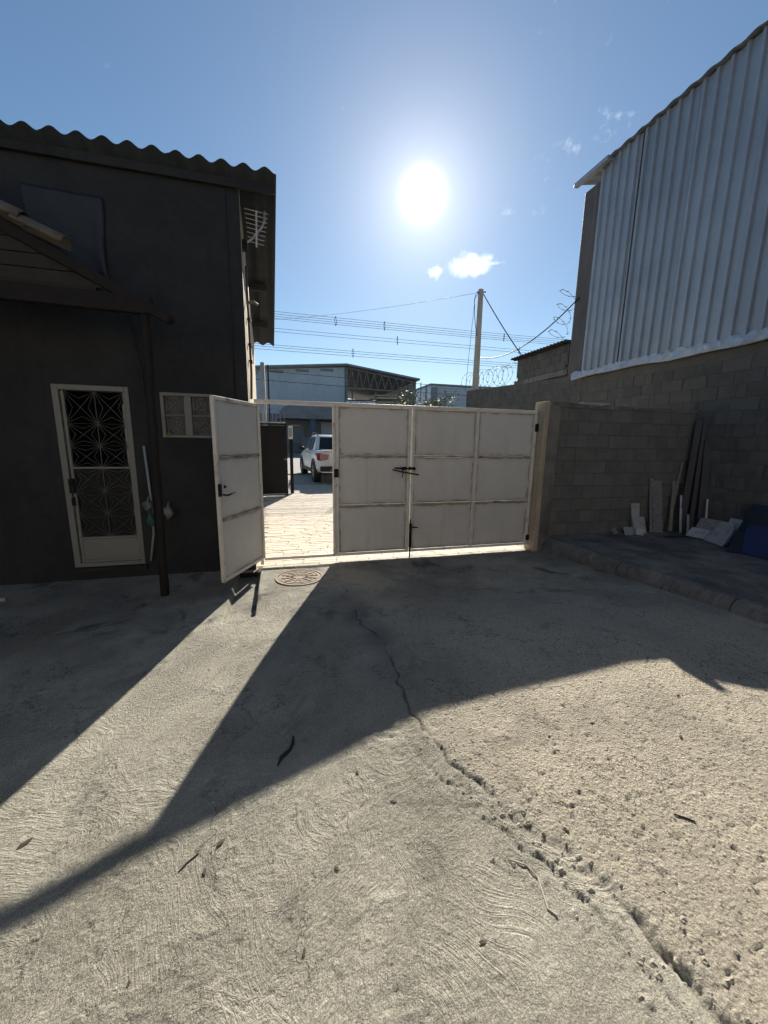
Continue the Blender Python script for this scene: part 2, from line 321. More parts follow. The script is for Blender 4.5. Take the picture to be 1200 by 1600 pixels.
CRACK = [(0.62, 4.1), (0.648, 3.8), (0.616, 3.11), (0.69, 2.7), (0.667, 1.85), (0.67, 1.65), (0.717, 1.43), (0.794, 1.21), (0.934, 0.98), (1.005, 0.815), (1.03, 0.686), (1.06, 0.537), (1.06, 0.2), (1.2, -2), (1.2, -12)]
cky = np.array([p[1] for p in CRACK][::-1]); ckx = np.array([p[0] for p in CRACK][::-1])
def zbase(X, Y):
    A = np.interp(X, [-3, -1.0, -.57, .65, 2.2, 2.55, 3.0, 3.9, 5], [-.10, -.07, 0, .16, .205, .195, .13, .09, .08])
    return A * sstep(4.7, 2.0, Y) + 0.012 * (fbm(X * .8, Y * .8, 3, 5) - .5)
def yard_height(X, Y, detail=True):
    z = zbase(X, Y)
    wob = 0.10 * (fbm(X * 2.3, Y * 2.3, 3, 9) - .5) + 0.035 * (vnoise(X * 14, Y * 14, 12) - .5)
    dx = X - np.interp(Y, cky, ckx) + wob
    zone = sstep(-0.06, 0.10, dx)                               # 1 on the rough slab
    near = sstep(2.6, 0.7, Y)
    if not detail: return z, zone, dx
    # smooth trowelled concrete
    lump = fbm(X * 9, Y * 9, 4, 21)
    rid = 1 - 2 * np.abs(fbm(X * 17 + 1.5 * fbm(X * 3, Y * 3, 2, 25), Y * 17, 3, 27) - .5)
    zs = 0.003 * (lump - .5) + 0.002 * (fbm(X * 34, Y * 34, 3, 29) - .5) + 0.0035 * sstep(.80, 1.0, rid) * sstep(.38, .62, fbm(X * 2.1 + 7, Y * 2.1, 3, 22)) + 0.008 * (fbm(X * 2.2, Y * 2.2, 3, 23) - .5)
    lo = sstep(.42, .7, fbm(X * 1.7 + 3, Y * 1.7, 3, 31)) * sstep(3.4, 1.3, Y)   # slurry patches thrown by hand
    zs = zs + lo * (0.006 * (fbm(X * 26, Y * 26, 3, 33) - .45) + 0.004 * np.abs(fbm(X * 40, Y * 17, 2, 35) - .5))
    pits = sstep(.86, .93, vnoise(X * 45, Y * 45, 41)) * sstep(.5, .62, fbm(X * 3, Y * 3, 2, 43))
    zs = zs - 0.004 * pits
    # rough worn slab with exposed aggregate
    zr = 0.010 + 0.006 * (fbm(X * 3, Y * 3, 3, 51) - .5) + stones(X, Y, .024, 61, .45, .36) + 0.7 * stones(X, Y, .055, 71, .05, .24)
    zr = zr - 0.006 * sstep(.82, .92, vnoise(X * 48, Y * 48, 77)) + 0.002 * (fbm(X * 40, Y * 40, 2, 75) - .5) - 0.0015 * sstep(.6, .8, vnoise(X * 60, Y * 60, 79))
    z = z + zs * (1 - zone) + zr * zone
    # broken joint between the two pours: widens toward the near end
    wdt = 0.006 + 0.020 * sstep(1.7, 0.6, Y) * (0.5 + vnoise(Y * 6, X * 0, 81)); dep = 0.008 + 0.016 * sstep(1.6, 0.6, Y)
    z = z - dep * np.exp(-(dx / wdt) ** 2) * (0.35 + 0.65 * sstep(.3, .6, vnoise(X * 9, Y * 9, 83)))
    rub = np.exp(-((dx + .05) / (0.05 + .11 * near)) ** 2) * near
    z = z + rub * (0.55 * stones(X, Y, .05, 91, .5, .5) + 0.8 * stones(X, Y, .026, 95, .75, .6)) - 0.010 * np.exp(-((dx + .10 + .03 * (fbm(X * 7, Y * 7, 3, 97) - .5)) / .007) ** 2) * near * sstep(.4, .55, fbm(X * 4, Y * 4, 2, 99))
    # shallow drain recess beside the open door
    px_ = X + 0.012 * (vnoise(Y * 7, X * 3, 111) - .5); py_ = Y + 0.03 * (vnoise(X * 6, Y * 5, 113) - .5)
    pit = sstep(-.575, -.553, px_) * sstep(-.285, -.307, px_) * sstep(3.50, 3.56, py_ - .25 * np.clip(px_ + .5, 0, 1)) * sstep(5.4, 5.35, py_)
    z = z - 0.105 * pit
    # tidy under the gate sill and the manhole
    rr = np.hypot(X - .17, Y - 4.56); k = sstep(.33, .27, rr); z = z * (1 - k) + (-0.004) * k
    return z, zone, dx
xs = np.concatenate([np.linspace(-9, -3.0, 40)[:-1], np.arange(-3.0, 3.9, 0.0085), np.linspace(3.9, 7.4, 20)])
d, yv = 0.0052, [0.25]
while yv[-1] < 5.0: yv.append(yv[-1] + d + 0.0021 * (yv[-1] - .25))
ysg = np.concatenate([np.linspace(-9, .25, 40)[:-1], np.array(yv), [5.3]])
GX, GY = np.meshgrid(xs, ysg); gz, zone, dxk = yard_height(GX, GY)
inner = sstep(-3.2, -2.8, GX) * sstep(.1, .4, GY)
gz = np.where(GY > 5.15, -0.05, gz)
nx, ny = len(xs), len(ysg)
me = bpy.data.meshes.new('yard'); me.vertices.add(nx * ny)
me.vertices.foreach_set('co', np.stack([GX, GY, gz], -1).astype(np.float32).ravel())
ii = np.arange(nx * ny).reshape(ny, nx); q = np.stack([ii[:-1, :-1], ii[:-1, 1:], ii[1:, 1:], ii[1:, :-1]], -1).reshape(-1, 4)
me.loops.add(q.size); me.loops.foreach_set('vertex_index', q.ravel().astype(np.int32))
me.polygons.add(len(q)); me.polygons.foreach_set('loop_start', (np.arange(len(q)) * 4).astype(np.int32))
me.polygons.foreach_set('use_smooth', np.ones(len(q), bool)); me.update(calc_edges=True)
jt = np.exp(-(dxk / (0.0045 + 0.005 * vnoise(GX * 20, GY * 20, 301))) ** 2) * sstep(.30, .5, fbm(GX * 5, GY * 5, 3, 303)) * sstep(4.3, 3.9, GY)
st_ = np.exp(-(dxk / .16) ** 2) * sstep(1.6, 2.4, GY) * sstep(4.3, 3.6, GY) * fbm(GX * 4, GY * 4, 3, 305)
at = me.attributes.new('joint', 'FLOAT', 'POINT'); at.data.foreach_set('value', jt.ravel().astype(np.float32))
at = me.attributes.new('joint_stain', 'FLOAT', 'POINT'); at.data.foreach_set('value', st_.ravel().astype(np.float32))
at = me.attributes.new('rough_zone', 'FLOAT', 'POINT'); at.data.foreach_set('value', zone.ravel().astype(np.float32))
yard = bpy.data.objects.new('yard', me); C.objects.link(yard)
tag(yard, 'trowelled concrete yard with a rougher worn slab beside a broken joint', kind='structure')
# yard material
m = bpy.data.materials.new('yard_concrete'); m.use_nodes = True; t = m.node_tree; n = t.nodes; l = t.links; b = n['Principled BSDF']
b.inputs['Roughness'].default_value = 0.9; b.inputs['Specular IOR Level'].default_value = 0.25
co = n.new('ShaderNodeTexCoord').outputs['Object']; za = n.new('ShaderNodeAttribute'); za.attribute_name = 'rough_zone'; ZA = za.outputs['Fac']
def nn(s, det=5, r=.6, vec=None, dist=0):
    x = n.new('ShaderNodeTexNoise'); x.inputs['Scale'].default_value = s; x.inputs['Detail'].default_value = det; x.inputs['Roughness'].default_value = r; x.inputs['Distortion'].default_value = dist
    l.new(vec or co, x.inputs['Vector']); return x.outputs[0]
def mm(op, a, bb):
    x = n.new('ShaderNodeMath'); x.operation = op
    for i, v in enumerate((a, bb)):
        if isinstance(v, (int, float)): x.inputs[i].default_value = v
        else: l.new(v, x.inputs[i])
    return x.outputs[0]
def mr(v, a, bb, c, dd):
    x = n.new('ShaderNodeMapRange'); x.interpolation_type = 'SMOOTHSTEP'
    for i, k in enumerate((a, bb, c, dd)): x.inputs[i + 1].default_value = k
    l.new(v, x.inputs[0]); return x.outputs[0]
def mx(f, a, bb, bt='MIX'):
    x = n.new('ShaderNodeMix'); x.data_type = 'RGBA'; x.blend_type = bt
    if isinstance(f, (int, float)): x.inputs[0].default_value = f
    else: l.new(f, x.inputs[0])
    for i, v in ((6, a), (7, bb)):
        if isinstance(v, tuple): x.inputs[i].default_value = (*v, 1)
        else: l.new(v, x.inputs[i])
    return x.outputs[2]
def grey(v): x = n.new('ShaderNodeCombineColor'); [l.new(v, x.inputs[i]) for i in range(3)]; return x.outputs[0]
cs = mx(mr(nn(1.1), .35, .65, 0, 1), (.345, .325, .268), (.44, .415, .342)); cs = mx(mr(nn(4.5, 6, .7), .5, .72, 0, .55), cs, (.24, .23, .20))
crr = mx(mr(nn(1.6), .35, .65, 0, 1), (.45, .402, .318), (.395, .355, .283)); crr = mx(mr(nn(60, 4), .52, .66, 0, .5), crr, (.27, .235, .19))
vs_ = n.new('ShaderNodeTexVoronoi'); vs_.inputs['Scale'].default_value = 52; l.new(co, vs_.inputs['Vector'])
sepc = n.new('ShaderNodeSeparateColor'); l.new(vs_.outputs['Color'], sepc.inputs[0])
spk = mm('MULTIPLY', mr(vs_.outputs['Distance'], .24, .36, 1, 0), mr(sepc.outputs[0], .78, .80, 0, .9))       # dark aggregate grains
crr = mx(spk, crr, (.12, .105, .09))
spk2 = mm('MULTIPLY', mr(vs_.outputs['Distance'], .22, .36, 1, 0), mr(sepc.outputs[1], .80, .83, 0, .7))
crr = mx(spk2, crr, (.55, .51, .43))
crr = mx(mr(nn(14, 5, .7), .56, .70, 0, .45), crr, (.25, .22, .18))
cs = mx(mm('MULTIPLY', mr(vs_.outputs['Distance'], .16, .26, 1, 0), mr(sepc.outputs[2], .955, .965, 0, .8)), cs, (.13, .12, .105))
cc = mx(ZA, cs, crr)
cc = mx(1.0, cc, grey(mr(nn(170, 3), .3, .7, .72, 1.28)), 'MULTIPLY')
sep = n.new('ShaderNodeSeparateXYZ'); l.new(co, sep.inputs[0])
damp = mm('MULTIPLY', mr(sep.outputs[1], 2.4, 4.0, 0, 1), mr(nn(.9, 5, .6), .42, .6, 0, .62))        # grime that washes down to the gate end
cc = mx(damp, cc, (.15, .143, .13)); oil = mm('MULTIPLY', mr(nn(1.7, 6, .65, None, .6), .55, .66, 0, .8), mr(sep.outputs[1], 2.6, 3.8, 0, 1)); cc = mx(oil, cc, (.075, .072, .068)); cc = mx(mr(nn(.55, 5, .65), .50, .62, 0, .42), cc, (.19, .175, .145)); cc = mx(mr(nn(2.3, 6, .7, None, .8), .57, .68, 0, .5), cc, (.165, .15, .125)); cc = mx(mr(nn(3.1, 5, .7, None, 1.2), .60, .70, 0, .35), cc, (.50, .475, .40)); 
blu = n.new('ShaderNodeVectorMath'); blu.operation = 'DISTANCE'; l.new(co, blu.inputs[0]); blu.inputs[1].default_value = (.72, 3.15, .09)
cc = mx(mm('MULTIPLY', mr(blu.outputs['Value'], .05, .30, 1, 0), mr(nn(7), .35, .6, 0, .6)), cc, (.10, .105, .17))
ja = n.new('ShaderNodeAttribute'); ja.attribute_name = 'joint'; js = n.new('ShaderNodeAttribute'); js.attribute_name = 'joint_stain'
cc = mx(mm('MULTIPLY', js.outputs['Fac'], .9), cc, (.12, .115, .105)); cc = mx(mm('MULTIPLY', ja.outputs['Fac'], .85), cc, (.05, .045, .04))
for sc_k, of_k in ((.55, 2.0), (.8, 9.0)):
    mo = n.new('ShaderNodeMapping'); mo.inputs['Location'].default_value = (of_k, of_k * 1.7, 0); l.new(co, mo.inputs[0])
    qk = mm('ABSOLUTE', mm('SUBTRACT', nn(sc_k, 9, .62, mo.outputs[0]), .5), 0)
    cc = mx(mm('MULTIPLY', mr(qk, .0006, .0022, 1, 0), mr(nn(2.2, 2, .5, mo.outputs[0]), .45, .55, 0, .75)), cc, (.06, .055, .05))
l.new(cc, b.inputs['Base Color'])
def strokes(ang_, sx, sy, seed, warp):
    # trowel strokes: noise stretched along a wandering direction
    wn_ = n.new('ShaderNodeTexNoise'); wn_.inputs['Scale'].default_value = 1.5; wn_.inputs['Detail'].default_value = 2; mo = n.new('ShaderNodeMapping'); mo.inputs['Location'].default_value = (seed, seed * .7, 0); l.new(co, mo.inputs[0]); l.new(mo.outputs[0], wn_.inputs['Vector'])
    sub_ = n.new('ShaderNodeVectorMath'); sub_.operation = 'SUBTRACT'; l.new(wn_.outputs['Color'], sub_.inputs[0]); sub_.inputs[1].default_value = (.5, .5, .5)
    scl = n.new('ShaderNodeVectorMath'); scl.operation = 'SCALE'; l.new(sub_.outputs[0], scl.inputs[0]); scl.inputs['Scale'].default_value = warp
    ad_ = n.new('ShaderNodeVectorMath'); ad_.operation = 'ADD'; l.new(co, ad_.inputs[0]); l.new(scl.outputs[0], ad_.inputs[1])
    r_ = n.new('ShaderNodeMapping'); r_.inputs['Rotation'].default_value = (0, 0, ang_); l.new(ad_.outputs[0], r_.inputs[0])
    s2 = n.new('ShaderNodeMapping'); s2.inputs['Scale'].default_value = (sx, sy, 1); l.new(r_.outputs[0], s2.inputs[0])
    return nn(1.0, 4, .62, s2.outputs[0]), mo.outputs[0]
hs = None
for k, (an_, sx, sy, wp) in enumerate(((.3, 15, 80, .6), (1.35, 13, 95, .8), (2.3, 17, 70, .55), (.8, 5.5, 36, 1.0), (2.0, 6, 42, 1.2))):
    st_, off_ = strokes(an_, sx, sy, 3.1 + k * 4.7, wp)
    e = mm('MULTIPLY', mr(st_, .40, .62, 0, 1), mr(nn(1.9 if k < 3 else 1.1, 3, .55, off_), .44 if k < 3 else .5, .58, 0.08 if k < 3 else 0, 1 if k < 3 else 1.5)); hs = e if hs is None else mm('MAXIMUM', hs, e)
sm_h = mm('ADD', mm('MULTIPLY', hs, .62), mm('ADD', mm('MULTIPLY', mm('MULTIPLY', mr(nn(52, 6, .75), .36, .66, 0, .62), mr(nn(2.6, 3), .35, .65, .45, 1.2)), 1.5), mm('MULTIPLY', nn(210, 4, .7), .35)))
vo = n.new('ShaderNodeTexVoronoi'); vo.inputs['Scale'].default_value = 62; l.new(co, vo.inputs['Vector'])
ro_h = mm('ADD', mm('MULTIPLY', nn(85, 6, .8), 1.5), mm('ADD', mm('MULTIPLY', mr(vo.outputs['Distance'], .1, .55, 1, 0), .55), mm('MULTIPLY', nn(230, 3), .4)))
x = n.new('ShaderNodeMix'); l.new(ZA, x.inputs[0]); l.new(sm_h, x.inputs[2]); l.new(ro_h, x.inputs[3])
bp = n.new('ShaderNodeBump'); bp.inputs['Strength'].default_value = 0.85; bp.inputs['Distance'].default_value = 0.0085; l.new(x.outputs[0], bp.inputs['Height']); l.new(bp.outputs[0], b.inputs['Normal'])
me.materials.append(m); M_yard = m
def gh(x, y): return float(yard_height(np.array([x]), np.array([y]))[0][0])

# forecourt outside the gate: bed, stone strip pavers laid in courses
def strip(name, m, x0, x1, y0, y1, dz, label, step=1.0):
    mb = MB(); yy = list(np.arange(y0, y1, step)) + [y1]
    v = []; f = []
    for y in yy: v += [(x0, y, slope_out(y) + dz), (x1, y, slope_out(y) + dz)]
    for i in range(len(yy) - 1): f.append((2 * i, 2 * i + 1, 2 * i + 3, 2 * i + 2))
    mb.add(v, f); o = mb.build(name, m); return tag(o, label, kind='structure')
fore = strip('pavement', M_pavebed, -3.5, 9, 4.9, 16.6, -0.012, 'pale stone strip paving between the gate and the street')
pm = [MB().hexa([(0.004, 0.004, -.02), (lw - .004, 0.004, -.02), (lw - .004, .091, -.02), (.004, .091, -.02)], [(.006, .006, 0), (lw - .006, .006, 0), (lw - .006, .089, 0), (.006, .089, 0)]).mesh('paver', M_paver) for lw in (.28, .36, .46)]
cnt = 0; far = MB()
r2 = random.Random(3); y = 4.90
while y < 13.0:
    if y < 5.45: xa, xb = -.32, 3.78
    else: xa, xb = max(-.45, -.3 + .02 * (y - 5)), min(2.6, .9 + .20 * (y - 5.4))
    if y < 5.05: xa, xb = -.28, 3.72
    x = xa - r2.uniform(0, .25)
    while x < xb:
        k = r2.randrange(3); lw = (.28, .36, .46)[k]; z = slope_out(y) + r2.uniform(-.002, .003)
        if y < 7.35 and cnt < 300:
            inst('paver', pm[k], fore, (x, y, z)); cnt += 1
        else:
            zz = z; far.box(x + .005, x + lw - .005, y + .005, y + .090, zz - .02, zz)
        x += lw
    y += .095
o = far.build('paver', M_paver, fore); o['kind'] = 'stuff'
strip('road', M_asph, -60, 80, 16.6, 41, 0.0, 'sunlit pale street surface beyond the parked pickup', 8)
cs_ = B(-60, 80, 16.4, 16.62, .05, .235).build('kerb', M_dirtcon); tag(cs_, 'low street kerb where the paving meets the road', kind='structure')

# raised concrete platform with broken kerb
pl = MB(); xs2 = np.linspace(4.06, 6.78, 60); ys2 = np.linspace(-3, 5.06, 160); PX, PY = np.meshgrid(xs2, ys2)
PZ = .20 + .018 * (fbm(PX * 1.3, PY * 1.3, 4, 201) - .5) + .006 * (fbm(PX * 9, PY * 9, 3, 205) - .5) + .02 * sstep(2.5, 1, PY)
v = np.stack([PX, PY, PZ], -1).reshape(-1, 3).tolist(); nx2 = len(xs2)
kxo = lambda y: .095 * (5.04 - y)
v = [(p[0] + kxo(p[1]) * (6.78 - p[0]) / 2.72, p[1], p[2]) for p in v]
pl.add(v, [(j * nx2 + i, j * nx2 + i + 1, (j + 1) * nx2 + i + 1, (j + 1) * nx2 + i) for j in range(len(ys2) - 1) for i in range(nx2 - 1)])
plat = pl.build('platform', M_plat, smooth=True); tag(plat, 'raised dark concrete platform along the block walls', kind='structure')
kb = tag(bpy.data.objects.new('kerb', None), 'chipped concrete kerb edging the raised platform', kind='structure'); C.objects.link(kb)
yk = 5.04; kk = 0
while yk > -2.5:
    ln = rnd.uniform(1.1, 1.9); y0, y1 = yk - ln + .012, yk; nseg = 44
    ring = []; mbk = MB()
    for i in range(nseg + 1):
        y = y0 + (y1 - y0) * i / nseg; qx = rnd.uniform(-.005, .005); ch = 0.05 * max(0, math.sin(y * 3.1 + 1) * math.sin(y * 7.3)) + rnd.uniform(0, .006)
        gz0 = -0.15
        ring.append([(3.86 + qx, y, gz0), (3.872 + qx + rnd.uniform(-.004, .005), y, .10 + rnd.uniform(-.006, .006)), (3.90 + qx + ch, y, .185 - ch * .6 + rnd.uniform(-.006, .006)),
                     (3.94 + ch, y, .215 + rnd.uniform(-.005, .005)), (4.02 + rnd.uniform(-.01, .01), y, .216 + rnd.uniform(-.004, .004)), (4.10, y, .19), (4.10, y, gz0)])
    k7 = 7; vv = [(p[0] + kxo(p[1]), p[1], p[2]) for r_ in ring for p in r_]
    ff = [(i * k7 + j, (i + 1) * k7 + j, (i + 1) * k7 + (j + 1) % k7, i * k7 + (j + 1) % k7) for i in range(nseg) for j in range(k7)]
    ff += [tuple(range(k7)), tuple(reversed(range(nseg * k7, nseg * k7 + k7)))]
    mbk.add(vv, [tuple(reversed(f)) for f in ff]); mbk.build('kerb_stone', M_kerb, kb); yk -= ln

# ------------------------------------------------------------------ charcoal building on the left
YW, XC = 5.0, -.355
def holed_wall(x0, x1, z0, z1, y0, y1, holes):
    mb = MB(); X = sorted({x0, x1, *[h[0] for h in holes], *[h[1] for h in holes]}); Z = sorted({z0, z1, *[h[2] for h in holes], *[h[3] for h in holes]})
    for i in range(len(X) - 1):
        for j in range(len(Z) - 1):
            cx, cz = (X[i] + X[i + 1]) / 2, (Z[j] + Z[j + 1]) / 2
            if any(h[0] < cx < h[1] and h[2] < cz < h[3] for h in holes): continue
            a, b_, c, d_ = X[i], X[i + 1], Z[j], Z[j + 1]
            mb.add([(a, y0, c), (b_, y0, c), (b_, y0, d_), (a, y0, d_)], [(0, 1, 2, 3)]); mb.add([(a, y1, c), (b_, y1, c), (b_, y1, d_), (a, y1, d_)], [(3, 2, 1, 0)])
    for h in holes:
        a, b_, c, d_ = h
        mb.add([(a, y0, c), (a, y1, c), (a, y1, d_), (a, y0, d_)], [(0, 1, 2, 3)]); mb.add([(b_, y0, c), (b_, y1, c), (b_, y1, d_), (b_, y0, d_)], [(3, 2, 1, 0)])
        mb.add([(a, y0, d_), (b_, y0, d_), (b_, y1, d_), (a, y1, d_)], [(3, 2, 1, 0)]); mb.add([(a, y0, c), (b_, y0, c), (b_, y1, c), (a, y1, c)], [(0, 1, 2, 3)])
    return mb
bd = Thing('workshop_building', (-2.5, YW, 0), 'two storey charcoal painted building with wavy corrugated roof sheets', 'building')
DO = (-2.335, -1.613, .155, 2.19); WO = (-1.30, -.753, 1.65, 2.15)
bd.part('wall', holed_wall(-6.5, XC, -.15, 4.36, YW, YW + .16, [DO, WO]), M_char)
ydd = 8.3; xf = -.435
sw = MB().hexa([(XC - .16, YW + .16, -.15), (XC, YW + .003, -.15), (xf, ydd, -.15), (xf - .16, ydd, -.15)], [(XC - .16, YW + .16, 4.36), (XC, YW + .003, 4.36), (xf, ydd, 3.44), (xf - .16, ydd, 3.44)])
o = bd.part('side_wall', sw, M_cream); o['label'] = 'cream side wall catching the sun at a grazing angle'
bd.part('back_wall', B(-6.5, xf - .17, ydd - .16, ydd, -.15, 3.34), M_char); bd.part('back_wall', B(-6.66, -6.5, YW, ydd, -.15, 3.4), M_char)
bd.part('floor_slab', B(-6.49, XC - .17, YW + .17, ydd - .17, -.1, .2), M_dirtcon)
bd.part('partition', B(-6.4, -.6, 6.4, 6.5, .2, 3.3), M_char)
bd.part('doorstep', B(DO[0] - .03, DO[1] + .03, YW - .05, YW - .002, .10, .15), M_char, bevel=.006)
bd.part('conduit', MB().tube([(-.50, YW - .004, 4.3), (-.50, YW - .004, .05)], .011, 6), M_char)
# roof: sheets sloping down away from the yard
def zroof(y): return 4.412 - (y - 4.84) * math.tan(R(14.9))
def corr(x0, x1, y0, y1, zf, lam, amp, ph, th=.009, axis='x', ny=3, xend=None):
    mb = MB(); n_ = max(4, int((x1 - x0) / lam * 12)); top = []
    for s_ in (0, -th):
        for j in range(ny + 1):
            y = y0 + (y1 - y0) * j / ny
            for i in range(n_ + 1):
                x = x0 + (x1 - x0) * i / n_; xx = x + (xend(y) if xend else 0)
                top.append((xx, y, zf(y) + amp * math.cos(2 * math.pi * (x - ph) / lam) + s_))
    w_ = n_ + 1; k0 = (ny + 1) * w_; f = []
    for j in range(ny):
        for i in range(n_):
            a = j * w_ + i; f.append((a, a + 1, a + w_ + 1, a + w_)); f.append((k0 + a, k0 + a + w_, k0 + a + w_ + 1, k0 + a + 1))
    for i in range(n_): f.append((i, k0 + i, k0 + i + 1, i + 1)); a = ny * w_ + i; f.append((a, a + 1, k0 + a + 1, k0 + a))
    for j in range(ny): a = j * w_; f.append((a, a + w_, k0 + a + w_, k0 + a)); a += n_; f.append((a, k0 + a, k0 + a + w_, a + w_))
    return mb.add(top, f)
LAM = .213
for i in range(6):
    x1 = .045 - i * 5 * LAM + (.03 if i else 0); x0 = .045 - (i + 1) * 5 * LAM
    bd.part('roof_sheet', corr(x0, x1, 4.84, 8.42, lambda y, i=i: zroof(y) + .045 + (.006 if i % 2 else 0), LAM, .027, -.068, xend=(lambda y: -.030 * max(0, y - 4.84)) if i == 0 else None), M_fibre, smooth=True)
fb = bd.part('fascia_board', B(-6.5, .02, 4.945, 4.985, 4.30, 4.385), M_char, bevel=.004)
for y in (6.6, 7.6): bd.part('purlin', MB().bar((-3, y, zroof(y) - .05), (-.06 - .03 * (y - 4.5), y, zroof(y) - .05), .06, .09), M_fibre)
# security door with star grille
DY = YW + .05
dr = bd.part('door', MB().box(DO[0] + .065, DO[1] - .065, DY - .012, DY + .012, DO[2] + .075, .475), M_housedoor)
fr = MB(); x0, x1, z0, z1 = DO
fr.box(x0, x0 + .06, DY - .05, DY + .03, z0, z1); fr.box(x1 - .045, x1, DY - .05, DY + .03, z0, z1); fr.box(x0 + .06, x1 - .045, DY - .05, DY + .03, z1 - .055, z1); fr.box(x0 + .06, x1 - .045, DY - .05, DY + .03, z0, z0 + .045)
def sub(par, nm, mb, m, **k):
    o = mb.build(nm, m, par, **k); return o
sub(dr, 'door_frame', fr, M_housedoor, bevel=.004)
zk, zt_, zmid = .48, z1 - .06, 1.30
lf = MB(); lx0, lx1 = x0 + .066, x1 - .05
lf.box(lx0, lx0 + .028, DY - .02, DY + .012, z0 + .05, zt_); lf.box(lx1 - .02, lx1, DY - .02, DY + .012, z0 + .05, zt_); lf.box(lx0 + .028, lx1 - .02, DY - .02, DY + .012, zmid - .01, zmid + .01); lf.box(lx0 + .028, lx1 - .02, DY - .02, DY + .012, zk, zk + .022); lf.box(lx0 + .028, lx1 - .02, DY - .021, DY + .014, z0 + .048, z0 + .074)
sub(dr, 'leaf_frame', lf, M_housedoor)
gr = MB()
def star_cell(gr, a, b_, c, d_, y, r):
    P = lambda u, v: (a + (b_ - a) * u, y, c + (d_ - c) * v)
    for s_ in [((0, 0), (1, 1)), ((0, 1), (1, 0)), ((0, 0), (.5, .22), (1, 0)), ((0, 1), (.5, .78), (1, 1)), ((0, 0), (.24, .5), (0, 1)), ((1, 0), (.76, .5), (1, 1)), ((0, 0), (1, 0)), ((0, 1), (1, 1))]:
        gr.tube([P(*q_) for q_ in s_], r, 4)
rows = [.50, .78, 1.04, 1.30, 1.545, 1.785, zt_]; mxg = (lx0 + lx1) / 2 + .005
for i in range(6):
    for a, b_ in ((lx0 + .02, mxg), (mxg, lx1 - .01)): star_cell(gr, a, b_, rows[i], rows[i + 1], DY - .006, .003)
gr.tube([(mxg, DY - .006, .50), (mxg, DY - .006, zt_)], .005, 5)
M_grille = mat('grille_paint', (0.11, 0.107, 0.10), 0.5, 0.1, 8, 0)
sub(dr, 'grille', gr, M_grille)
sub(dr, 'pane', B(lx0 + .02, lx1 - .01, DY + .018, DY + .022, .50, 1.29), M_frost)
lk = MB().box(lx0 - .02, lx0 + .03, DY - .055, DY - .021, 1.02, 1.18); lk.tube([(lx0 - .01, DY - .07, 1.13), (lx0 + .05, DY - .075, 1.13)], .008, 6); lk.box(lx0 - .015, lx0 + .012, DY - .05, DY - .021, .88, .97)
sub(dr, 'lock', lk, M_black)
bd.part('inner_jamb', B(-1.77, -1.74, 5.25, 5.33, 1.2, 2.02), M_pvc)
# small grilled window
wn = MB(); a, b_, c, d_ = WO; y = YW + .02
wn.box(a, a + .035, y - .035, y + .05, c, d_); wn.box(b_ - .035, b_, y - .035, y + .05, c, d_); wn.box(a + .035, b_ - .035, y - .035, y + .05, d_ - .035, d_); wn.box(a + .035, b_ - .035, y - .035, y + .05, c, c + .03); wn.box(-1.058, -.982, y - .033, y + .05, c + .03, d_ - .035)
wno = bd.part('window', wn, M_housedoor, bevel=.004)
for wa, wb in ((a + .036, -1.059), (-.981, b_ - .036)):
    sub(wno, 'pane', B(wa, wb, y + .03, y + .036, c + .03, d_ - .035), M_rib)
    g2 = MB(); zm = (c + d_) / 2; g2.box(wa, wb, y - .02, y + .01, zm - .010, zm + .008)
    for zz0, zz1 in ((c + .03, zm - .01), (zm + .008, d_ - .035)): star_cell(g2, wa, wb, zz0, zz1, y - .008, .0045)
    for k in range(1, 9): xx = wa + (wb - wa) * k / 9; g2.tube([(xx, y + .015, c + .03), (xx, y + .015, d_ - .035)], .003, 4)
    sub(wno, 'grille', g2, M_grille)
sub(wno, 'latch', MB().blob((-1.235, y - .045, 1.685), .018, .3, 8, 3, (1.6, 1, 1)), mat('brass', (.35, .28, .10), .4, metal=.7))
# dark sheet hung over the upper window
tp = MB(); nxt, nyt = 26, 26
for j in range(nyt + 1):
    for i in range(nxt + 1):
        u, v_ = i / nxt, j / nyt; X = -2.34 + .67 * u + .012 * math.sin(v_ * 5 + u * 3); Z = 3.29 + .75 * v_ - .02 * u + (.03 * math.sin(u * 9) - .05 * math.exp(-((u - 1) / .06) ** 2)) * (1 - v_)
        tp.v.append((X, 4.982 - .014 * abs(math.sin((u * 1.7 + v_ * 1.1) * 4.2)) - .02 * math.exp(-((u - .93) / .04) ** 2) * (1 - v_), Z))
tp.f = [(j * (nxt + 1) + i, j * (nxt + 1) + i + 1, (j + 1) * (nxt + 1) + i + 1, (j + 1) * (nxt + 1) + i) for j in range(nyt) for i in range(nxt)]
o = tp.build('tarpaulin', M_tarp, smooth=True); tag(o, 'dark plastic sheet hanging over the upper window of the charcoal wall', 'tarpaulin')
s_ = o.modifiers.new('thick', 'SOLIDIFY'); s_.thickness = .004

